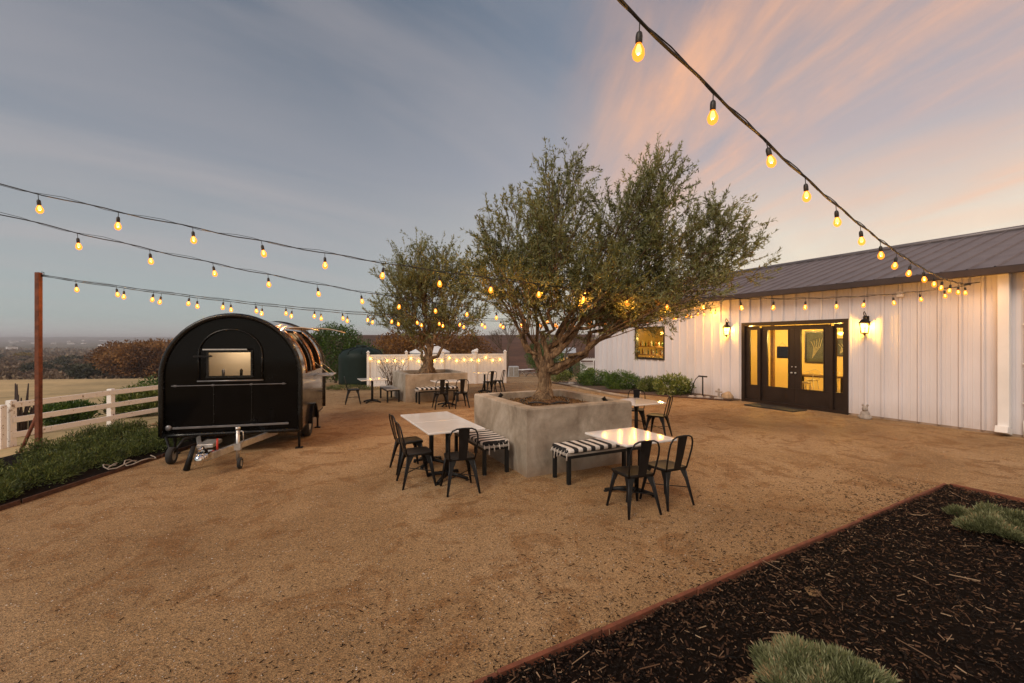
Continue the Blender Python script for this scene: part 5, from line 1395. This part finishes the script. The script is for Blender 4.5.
bare_tree('leafless tree behind the white fence, left of the dark evergreen', (-.6, 40, -1.3), 5.2, 4); bare_tree('leafless tree right of the dark evergreen, nearer the building', (5.6, 48, -1.9), 5.6, 5)
# odds and ends at the far end of the yard
r = thing('patio_umbrella', 'small yellow patio umbrella at the far end of the yard', 'umbrella', (6.1, 50, -2.0), 0)
m = MB(); m.lathe([(1.15, 1.78), (1.12, 1.86), (.6, 2.02), (0, 2.16)], 8, smooth=False); m.build('canopy', [simple('yellow_canvas', (.55, .30, .05), .7)], r)
m = MB(); m.tube([(0, 0, 0), (0, 0, 2.16)], .03, 8); m.lathe([(.3, 0), (.3, .06), (.05, .1)], 12); m.build('pole', M['iron'], r)
r = thing('covered_heater', 'dark covered barbecue standing under the yellow umbrella', 'barbecue', (6.1, 47, -1.8), 0)
m = MB(); m.lathe([(.35, 0), (.42, .4), (.45, .9), (.30, 1.2), (.12, 1.5), (0, 1.55)], 12); m.build('cover', M['trim_black'], r)
for i, (x, y, lab) in enumerate(((4.6, 47, 'far low dark picnic table left of the yellow umbrella'), (8.0, 44, 'far white picnic table right of the yellow umbrella'), (1.5, 46, 'far picnic table with pale top before the dark evergreen'))):
    r = thing('picnic_table', lab, 'table', (x, y, land(x, y)), i*.4, 'picnic tables at the far end of the yard')
    m = MB(); m.box((0, 0, .74), (1.7, .75, .05)); m.build('tabletop', M['vinyl'] if i else M['bench_wood'], r)
    for s in (-1, 1):
        m = MB(); m.box((0, s*.65, .44), (1.7, .25, .04)); m.build('seat', M['vinyl'] if i == 1 else M['bench_wood'], r)
        m = MB(); m.tube([(s*.6, -.6, 0), (s*.6, .3, .72)], .035, 5); m.tube([(s*.6, .6, 0), (s*.6, -.3, .72)], .035, 5); m.build('leg', M['bench_wood'], r)
r = thing('equipment_cabinet', 'pale grey cabinet with a dark side just past the white fence end', 'cabinet', (.1, 46, -1.73), R(10))
m = MB(); m.box((0, 0, .55), (1.1, .7, 1.1), bev=.02); m.build('body', M['tank_steel'], r)
m = MB(); m.box((-.25, -.36, .55), (.42, .02, .9)); m.box((.27, -.36, .55), (.42, .02, .9)); m.build('door', M['bench_wood'], r)
r = thing('garden_arbor', 'white garden arbor far beyond the corner of the building', 'arbor', (8.35, 49, -1.95), R(-8)); r.scale = (.55, .6, 1)
m = MB(); 
for sx in (-1.3, 1.3):
    for sy in (-.6, .6): m.box((sx, sy, .95), (.14, .14, 1.9))
m.build('posts', M['vinyl'], r) if False else None
for sx in (-1.3, 1.3):
    for sy in (-.6, .6): q = MB(); q.box((sx, sy, .92), (.14, .14, 1.84)); q.build('post', M['vinyl'], r)
m = MB(); m.box((0, -.6, 1.9), (3.1, .08, .2)); m.box((0, .6, 1.9), (3.1, .08, .2))
for k in range(9): m.box((-1.4+.35*k, 0, 2.04), (.05, 1.5, .10))
m.build('top_beams', M['vinyl'], r)
m = MB(); m.box((0, .5, .9), (2.4, .03, 1.4)); m.build('lattice', M['vinyl'], r)
r = thing('shed', 'low pale-roofed shed beyond the big olive trunk', 'shed', (8.0, 72, land(8, 72)), R(-6))
m = MB(); m.box((0, 0, .75), (4.2, 3, 1.5)); m.build('wall', M['bench_wood'], r)
m = MB(); m.add([(-2.4, -1.8, 1.45), (2.4, -1.8, 1.45), (2.4, 0, 2.3), (-2.4, 0, 2.3), (-2.4, 1.8, 1.45), (2.4, 1.8, 1.45)], [(0, 1, 2, 3), (3, 2, 5, 4)]); m.build('roof', M['tank_steel'], r)
m = MB(); m.box((.4, -1.52, .6), (.8, .04, 1.2)); m.build('door', M['door_paint'], r)
for i, (px, D, rr_, lab) in enumerate(((576, 47, 1.2, 'green bush right of the yellow umbrella'), (500, 47, 1.1, 'dull green bush past the cabinet'), (592, 27, .5, 'pale green shrub near the building far corner'), (549, 48, 1.2, 'green bush just left of the big olive trunk'))):
    make_bush('bush', lab, 'bush', ((px-512)*D/440, D, land((px-512)*D/440, D)), [((0, 0, rr_*.6), (rr_, rr_, rr_*.75))], 1800, (.13, .05), M['laurel'] if i != 2 else M['broadleaf'], stems=5, group='bushes at the far end of the yard', seed=80+i)
# small ground lamp glow spots seen far off
for i, (px, py) in enumerate(((539, 374), (608, 382))):
    p = gp(px, py); r = thing('path_light', ['small glowing path light left of the big olive trunk', 'small glowing path light in the shrub by the building corner'][i], 'path light', p, 0)
    m = MB(); m.tube([(0, 0, 0), (0, 0, .35)], .015, 6); m.build('stake', M['iron'], r)
    m = MB(); m.lathe([(.03, .35), (.045, .40), (.03, .45), (0, .46)], 10); m.build('lens', M['fence_bulb'], r)

# ------------------------------------------------------------------ left: rail fence, bed plants, field edge
r = thing('rail_fence', 'weathered white three-rail wooden fence at the left beyond the shrubs', 'fence', (0, 0, 0))
fp = [(-11.16, 9.8), (-10.94, 12.0), (-10.7, 14.3), (-10.45, 16.6), (-10.2, 18.9)]
for i, (x, y) in enumerate(fp):
    z = land(x, y)-.05; m = MB(); m.box((x, y, z+.52), (.13, .13, 1.14), bev=.01)
    if i == 0: m.box((x+.02, y-.2, z+.48), (.12, .12, 1.06), bev=.01)
    m.build('post', M['oldwhite'], r)
for (a, b) in zip(fp, fp[1:]):
    za, zb_ = land(*a), land(*b)
    for h in (.94, .60, .26):
        p0, p1 = Vector((a[0]+.07, a[1], za+h)), Vector((b[0]+.07, b[1], zb_+h)); d = p1-p0; m = MB()
        m.box((p0+p1)/2, (d.length+.05, .035, .13), bev=.006, rot=Matrix.Rotation(math.atan2(d.y, d.x), 4, 'Z') @ Matrix.Rotation(-math.asin(d.z/d.length) + R(rnd.uniform(-.5, .5)), 4, 'Y')); m.build('rail', M['oldwhite'], r)
for i, (x, y, rx, ry, h) in enumerate([(-6.55, 5.15, .62, .6, .34), (-6.65, 5.95, .7, .62, .42), (-6.75, 6.8, .78, .6, .46), (-7.6, 7.6, .75, .62, .50), (-6.6, 7.75, .66, .6, .42), (-6.8, 8.6, .80, .62, .46), (-7.9, 6.0, .7, .8, .40), (-8.1, 9.0, .6, .6, .42), (-6.6, 4.25, .7, .55, .36)]):
    make_bush('juniper', ['first low juniper at the left picture edge', 'second low juniper along the left bed', 'third low juniper along the left bed', 'juniper behind the middle of the left bed near the pole', 'juniper by the bed edge close to the trailer', 'farthest juniper, next to the trailer corner', 'juniper at the back of the left bed before the pole', 'juniper at the far back corner of the left bed', 'nearest low juniper at the lower left'][i], 'shrub', (x, y, .02),
        [((0, 0, h*.15), (rx*.85, ry*.85, h*.32)), ((rx*.45, ry*.3, h*.2), (rx*.36, ry*.36, h*.50)), ((-rx*.4, -ry*.4, h*.18), (rx*.36, ry*.36, h*.40)), ((-.3*rx, .4*ry, h*.2), (rx*.28, ry*.28, h*.42)), ((.3*rx, -.5*ry, h*.16), (rx*.33, ry*.3, h*.34))], 6500, (.05, .014), M['juniper'], upw=.7, out=.8, shell=.1, group='junipers in the left bed', clump=5, seed=100+i)
# dead stalks
m = MB(); rq = random.Random(5); st_root = Vector((-12.5, 11.2, land(-12.5, 11.2)))
for k in range(11):
    a = rq.uniform(-.08, .08); b = rq.uniform(-.2, .2); h = rq.uniform(.7, 1.5)
    m.tube([(a, b, 0), (a*1.4, b, h*.5), (a*2.1+rq.uniform(-.05, .05), b, h)], [.03, .035, .012], 6)
    if k % 2: m.tube([(a*1.4, b, h*.5), (a*1.4+rq.uniform(-.14, .14), b, h*.75), (a*1.4+rq.uniform(-.2, .2), b, h*.95)], [.03, .03, .012], 5)
tag(m.build('dead_stalks', [simple('dry_dark_stalks', (.05, .035, .03), .9)], None, st_root), 'clump of dark dead upright stalks behind the rail fence', 'plant')
for i, (x, y, rr_, h) in enumerate([(-12.1, 14.2, .9, .85), (-12.6, 15.8, 1.1, 1.15), (-12.3, 17.6, 1.2, 1.45), (-13.4, 13.2, .8, .6), (-11.8, 19.6, 1.2, 1.6)]):
    make_bush('bush', ['green bush right behind the rail fence, lower left one', 'green bush behind the rail fence, in the middle of the row', 'tall green bush behind the rail fence beside the trailer', 'small loose green bush at the left end behind the rail fence', 'farthest green bush behind the rail fence, mostly behind the trailer'][i], 'bush', (x, y, land(x, y)),
        [((0, 0, h*.5), (rr_, rr_*.8, h*.55)), ((.4*rr_, 0, h*.6), (rr_*.5, rr_*.5, h*.5)), ((-.5*rr_, 0, h*.35), (rr_*.6, rr_*.5, h*.4))], 4800, (.12, .035), M['laurel'] if i % 2 else M['broadleaf'], upw=.8, shell=.15, group='bushes behind the rail fence', seed=120+i)
# loose pieces by the bed edge
m = MB(); m.tube([(-6.02+.10*math.cos(k*.6)+.012*k, 6.45+.16*math.sin(k*.6)+.02*k, .10+.03*math.sin(k*1.3)) for k in range(26)], .009, 6); tag(m.build('garden_hose', [simple('grey_hose', (.3, .26, .22), .6)]), 'looped pale grey garden hose lying on the left bed edge', 'hose')
# grey-green plants in the mulch bed
def lavender(label, loc, rx, ry, h, n, seed):
    global rng
    rng = np.random.default_rng(seed)
    r = thing('lavender_plant', label, 'plant', loc, 0, 'grey-green plants in the mulch bed')
    K_ = 34; ca2 = rng.random(K_)*2*math.pi; cq = np.sqrt(rng.random(K_))*.86
    cx2, cy2 = cq*np.cos(ca2)*rx, cq*np.sin(ca2)*ry; cr = .06+.07*rng.random(K_); ch_ = h*np.sqrt(1-(cq*.9)**2)*(.55+.6*rng.random(K_))
    k = rng.integers(0, K_, n); d3 = unit(rng.normal(size=(n, 3))); d3[:, 2] = np.abs(d3[:, 2])
    rad = .35+.65*rng.random(n)**.5
    P = np.stack([cx2[k]+d3[:, 0]*cr[k]*rad, cy2[k]+d3[:, 1]*cr[k]*rad, ch_[k]*.45+d3[:, 2]*ch_[k]*.55*rad], 1)
    D = unit(d3*.7 + np.stack([cx2[k]/rx*.45, cy2[k]/ry*.45, np.full(n, .75)], 1) + rng.normal(size=(n, 3))*.35)
    cl = np.array([mnoise.noise(Vector(p*6)) for p in P])
    V, Fc = leaf_quads(P, D, .018+.045*rng.random(n)**1.3, .004+.005*rng.random(n))
    np_obj('foliage', V, Fc, [M['lavender']], r, np.clip(.3+cl*.5+.35*(rad-.5)+rng.normal(size=n)*.2+.25*(rng.random(K_)[k]-.5), 0, 1))
    m = MB(); rq = random.Random(seed)
    for k in range(40):
        aa = rq.uniform(0, 6.28); rr_ = rq.uniform(.4, .98); m.tube([(0, 0, 0), (math.cos(aa)*rx*rr_*.6, math.sin(aa)*ry*rr_*.6, h*.4), (math.cos(aa)*rx*rr_, math.sin(aa)*ry*rr_, h*(1.08-rr_*.7))], [.006, .004, .002], 4)
    m.build('stems', M['twig'], r)
lavender('mounded grey-green plant at the bottom edge of the picture in the bark mulch', (1.70, 2.38, .04), .33, .31, .17, 20000, 3)
lavender('mounded grey-green plant at the right edge of the picture in the bark mulch', (4.93, 4.38, .05), .46, .40, .20, 24000, 4)

# ------------------------------------------------------------------ far country
tr0 = crown_tree('oak_tree', 'broad russet oak at the near side of the far clump behind the field', (-104, 126, land(-104, 126)-.5), 11.5, 11, M['autumn'], 15000, (.75, .45), 2.5, seed=131, group='russet oaks beyond the field')
for i, (px, D, h, rr_, lab) in enumerate([(148, 122, 11.5, 9, 'russet oak at the right of the far clump, half behind the trailer'), (126, 140, 12.5, 9, 'taller russet oak in the middle of the far clump'), (165, 140, 13, 9, 'russet oak behind the trailer top at the right of the clump')]):
    x = (px-512)*D/440; crown_tree('oak_tree', lab, (x, D, land(x, D)-.5), h, rr_, M['autumn'], 9000, (.75, .45), 2.0, seed=132+i, group='russet oaks beyond the field')
protos = {}
rq = random.Random(77); rng = np.random.default_rng(77)
for kk, (mt, h, rr_) in {'d': ('darkoak', 5, 4.2), 's': ('scrub', 4.2, 4.5), 'y': ('yellowtree', 6, 4)}.items(): protos[kk] = (mt, h, rr_)
made = {}
labs = {'d': 'small dark round tree scattered in the valley beyond the field', 's': 'brown winter tree scattered in the valley beyond the field', 'y': 'yellow autumn tree standing out in the valley beyond the field'}
spots = [('y', 66, 330), ('y', 22, 340), ('d', 73, 250), ('d', 84, 260), ('d', 70, 270)] + [(rq.choice('ddssss'), rq.uniform(-6, 230), rq.choice([150, 190, 240, 300, 380, 480, 600])*rq.uniform(.85, 1.15)) for _ in range(110)]
for (kk, px, D) in spots:
    x = (px-512)*D/440; z = land(x, D); mt, h, rr_ = protos[kk]
    if kk not in made: made[kk] = crown_tree('valley_tree', labs[kk], (x, D, z-.8), h, rr_, M[mt], 1400, (.8, .5), 1.0, group='trees in the valley', seed=140); o = made[kk]
    else: o = copy_tree(made[kk], (x, D, z-.8), rq.uniform(0, 6))
    sc_ = rq.uniform(.7, 1.3); o.scale = (sc_*1.2, sc_*1.2, sc_)
# scrub that reads as one mass
rng = np.random.default_rng(78); n = 30000
D = 90*np.exp(rng.random(n)*2.3); px = rng.random(n)*330-30; x = (px-512)*D/440; z = land_h(x, D)
keep = rng.random(n) < np.clip(np.array([.5 + 1.3*mnoise.noise(Vector((a*.012, b*.012, 0))) for a, b in zip(x, D)]), 0.02, 1)
x, D, z = x[keep], D[keep], z[keep]; n = len(x)
P = np.stack([x, D, z + rng.random(n)*.9], 1); Dd = unit(rng.normal(size=(n, 3)) + np.array([0, 0, .5]))
sc_ = np.clip(D/160, .7, 3)
V, Fc = leaf_quads(P, Dd, (1.0+1.0*rng.random(n))*sc_, (.8+.8*rng.random(n))*sc_)
tag(np_obj('scrub', V, Fc, [M['scrub']], tint=rng.random(n)), 'brown winter scrub covering the valley floor beyond the field', 'scrub', kind='stuff')
# vineyard rows on the rise and distant town specks
m = MB(); m.box((0, 0, 2), (9, 7, 4)); hb = None
for k in range(34):
    D = rq.uniform(700, 2600); px = rq.uniform(0, 230); x = (px-512)*D/440
    if hb is None:
        hb = thing('far_house', 'tiny pale house of the distant town near the horizon', 'house', (0, 0, 0), 0, 'houses of the distant town')
        q = MB(); q.box((0, 0, 2.5), (14, 10, 5)); q.build('wall', M['vinyl'], hb)
        q = MB(); q.add([(-8, -6, 5), (8, -6, 5), (8, 0, 8), (-8, 0, 8), (-8, 6, 5), (8, 6, 5)], [(0, 1, 2, 3), (3, 2, 5, 4)]); q.build('roof', M['bench_wood'], hb); o = hb
    else: o = copy_tree(hb, (0, 0, 0), 0)
    o.location = (x, D, land(x, D)+3); o.rotation_euler = (0, 0, rq.uniform(0, 3)); s_ = rq.uniform(.8, 1.6); o.scale = (s_*.9, s_*.9, s_*.7)
# ------------------------------------------------------------------ sky, light, camera
sc = bpy.context.scene
w = bpy.data.worlds.new('World'); sc.world = w; w.use_nodes = True; nt = w.node_tree
bg = nt.nodes['Background']
tc = nt.nodes.new('ShaderNodeTexCoord'); sep = nt.nodes.new('ShaderNodeSeparateXYZ'); nt.links.new(tc.outputs['Generated'], sep.inputs[0])
X, Y, Z = sep.outputs
zc = math_(nt, 'MAXIMUM', Z, 0.0)
rt = nt.nodes.new('ShaderNodeMapRange'); rt.interpolation_type = 'SMOOTHSTEP'; rt.inputs[1].default_value = -.45; rt.inputs[2].default_value = .75; nt.links.new(X, rt.inputs[0]); rtf = rt.outputs[0]
Lr = ramp(nt, [(0, (.44, .43, .42)), (.04, (.31, .36, .355)), (.14, (.30, .32, .32)), (.34, (.22, .235, .262)), (.62, (.078, .108, .148)), (1, (.12, .17, .24))], zc)
Rr = ramp(nt, [(0, (.80, .64, .44)), (.06, (.92, .78, .55)), (.2, (.74, .64, .50)), (.36, (.33, .35, .40)), (.62, (.14, .205, .29)), (1, (.15, .19, .27))], zc)
base = mixc(nt, rtf, Lr.outputs[0], Rr.outputs[0])
den = math_(nt, 'ADD', zc, .10)
cu_, cv_ = math_(nt, 'DIVIDE', X, den), math_(nt, 'DIVIDE', Y, den)
cb = nt.nodes.new('ShaderNodeCombineXYZ'); nt.links.new(cu_, cb.inputs[0]); nt.links.new(cv_, cb.inputs[1])
def cl(rot, scl, off, lo, hi, detail=6, rough=.55, dist=.6):
    mp0 = nt.nodes.new('ShaderNodeMapping'); mp0.inputs['Rotation'].default_value = (0, 0, R(rot)); nt.links.new(cb.outputs[0], mp0.inputs[0])
    mp = nt.nodes.new('ShaderNodeMapping'); mp.inputs['Scale'].default_value = (*scl, 1); mp.inputs['Location'].default_value = (*off, 0); nt.links.new(mp0.outputs[0], mp.inputs[0])
    n = noise(nt, 1.0, detail, rough, mp.outputs[0], dist)
    return ramp(nt, [(lo, (0, 0, 0)), (hi, (1, 1, 1))], n.outputs[0]).outputs[0]
c1 = cl(-12, (1.25, .26), (2.2, .3), .42, .60, 7, .55, .9)
c2 = cl(-4, (3.4, .7), (5.1, 1.3), .42, .72, 7, .6)
c3 = cl(44, (1.2, .34), (.4, 2.0), .38, .74, 5, .5)
pf = nt.nodes.new('ShaderNodeMapRange'); pf.interpolation_type = 'SMOOTHSTEP'; pf.inputs[1].default_value = .0; pf.inputs[2].default_value = .42; nt.links.new(X, pf.inputs[0])
hz = nt.nodes.new('ShaderNodeMapRange'); hz.interpolation_type = 'SMOOTHSTEP'; hz.inputs[1].default_value = .10; hz.inputs[2].default_value = .34; nt.links.new(Z, hz.inputs[0])
pk = math_(nt, 'MULTIPLY', math_(nt, 'MULTIPLY', math_(nt, 'MULTIPLY', c1, math_(nt, 'MULTIPLY_ADD', c2, .75, .45)), pf.outputs[0], clamp=True), hz.outputs[0], clamp=True)
skyc = mixc(nt, math_(nt, 'MULTIPLY', pk, .97), base, (.92, .45, .22))
lz = nt.nodes.new('ShaderNodeMapRange'); lz.inputs[1].default_value = .0; lz.inputs[2].default_value = .2; nt.links.new(Z, lz.inputs[0])
gl = math_(nt, 'MULTIPLY', math_(nt, 'MULTIPLY', c3, math_(nt, 'SUBTRACT', 1.0, math_(nt, 'MULTIPLY', rtf, .6))), math_(nt, 'MULTIPLY', lz.outputs[0], .75), clamp=True)
skyc = mixc(nt, gl, skyc, (.39, .345, .335))
nis = nt.nodes.new('ShaderNodeTexSky'); nis.sky_type = 'NISHITA'; nis.sun_disc = False
SUN_EL, SUN_AZ = R(40), R(215)      # azimuth: clockwise from +Y
nis.sun_elevation = SUN_EL; nis.sun_rotation = SUN_AZ
bg2 = nt.nodes.new('ShaderNodeBackground'); nt.links.new(nis.outputs[0], bg2.inputs[0]); bg2.inputs[1].default_value = .012
nt.links.new(skyc, bg.inputs[0]); bg.inputs[1].default_value = .92
ad = nt.nodes.new('ShaderNodeAddShader'); nt.links.new(bg.outputs[0], ad.inputs[0]); nt.links.new(bg2.outputs[0], ad.inputs[1])
nt.links.new(ad.outputs[0], nt.nodes['World Output'].inputs[0])
sl = bpy.data.lights.new('sun', 'SUN'); sl.energy = 1.75; sl.angle = R(28); sl.color = (1, .86, .70)
so = bpy.data.objects.new('sun', sl); C.objects.link(so)
dv = Vector((math.sin(SUN_AZ)*math.cos(SUN_EL), math.cos(SUN_AZ)*math.cos(SUN_EL), math.sin(SUN_EL)))
so.rotation_euler = dv.to_track_quat('Z', 'Y').to_euler(); so.location = dv*50

cam = bpy.data.cameras.new('camera'); co = bpy.data.objects.new('camera', cam); C.objects.link(co)
cam.sensor_width = 36; cam.lens = F/1024*36; cam.clip_end = 40000; cam.clip_start = .05
co.location = (0, 0, CAM_H); co.rotation_euler = (R(90), 0, 0)
sc.camera = co
HAZE = True
if HAZE:
    m = bpy.data.materials.new('haze_air'); m.use_nodes = True; t = m.node_tree
    t.nodes.remove(t.nodes['Principled BSDF']); v = t.nodes.new('ShaderNodeVolumePrincipled')
    v.inputs['Color'].default_value = (.92, .91, .96, 1); v.inputs['Density'].default_value = .00028; v.inputs['Anisotropy'].default_value = .2
    t.links.new(v.outputs[0], t.nodes['Material Output'].inputs['Volume'])
    b = MB(); b.box((0, 2940, 17), (28000, 6180, 96)); o = b.build('haze', m); tag(o, kind='stuff')
sc.view_settings.view_transform = 'Standard'; sc.view_settings.look = 'None'; sc.view_settings.exposure = 0.30; sc.view_settings.gamma = 1
sc.cycles.max_bounces = 6; sc.cycles.diffuse_bounces = 3; sc.cycles.glossy_bounces = 3; sc.cycles.transmission_bounces = 4; sc.cycles.transparent_max_bounces = 12
sc.cycles.use_denoising = True; sc.cycles.sample_clamp_indirect = 4; sc.cycles.volume_bounces = 0
sc.cycles.use_light_tree = True
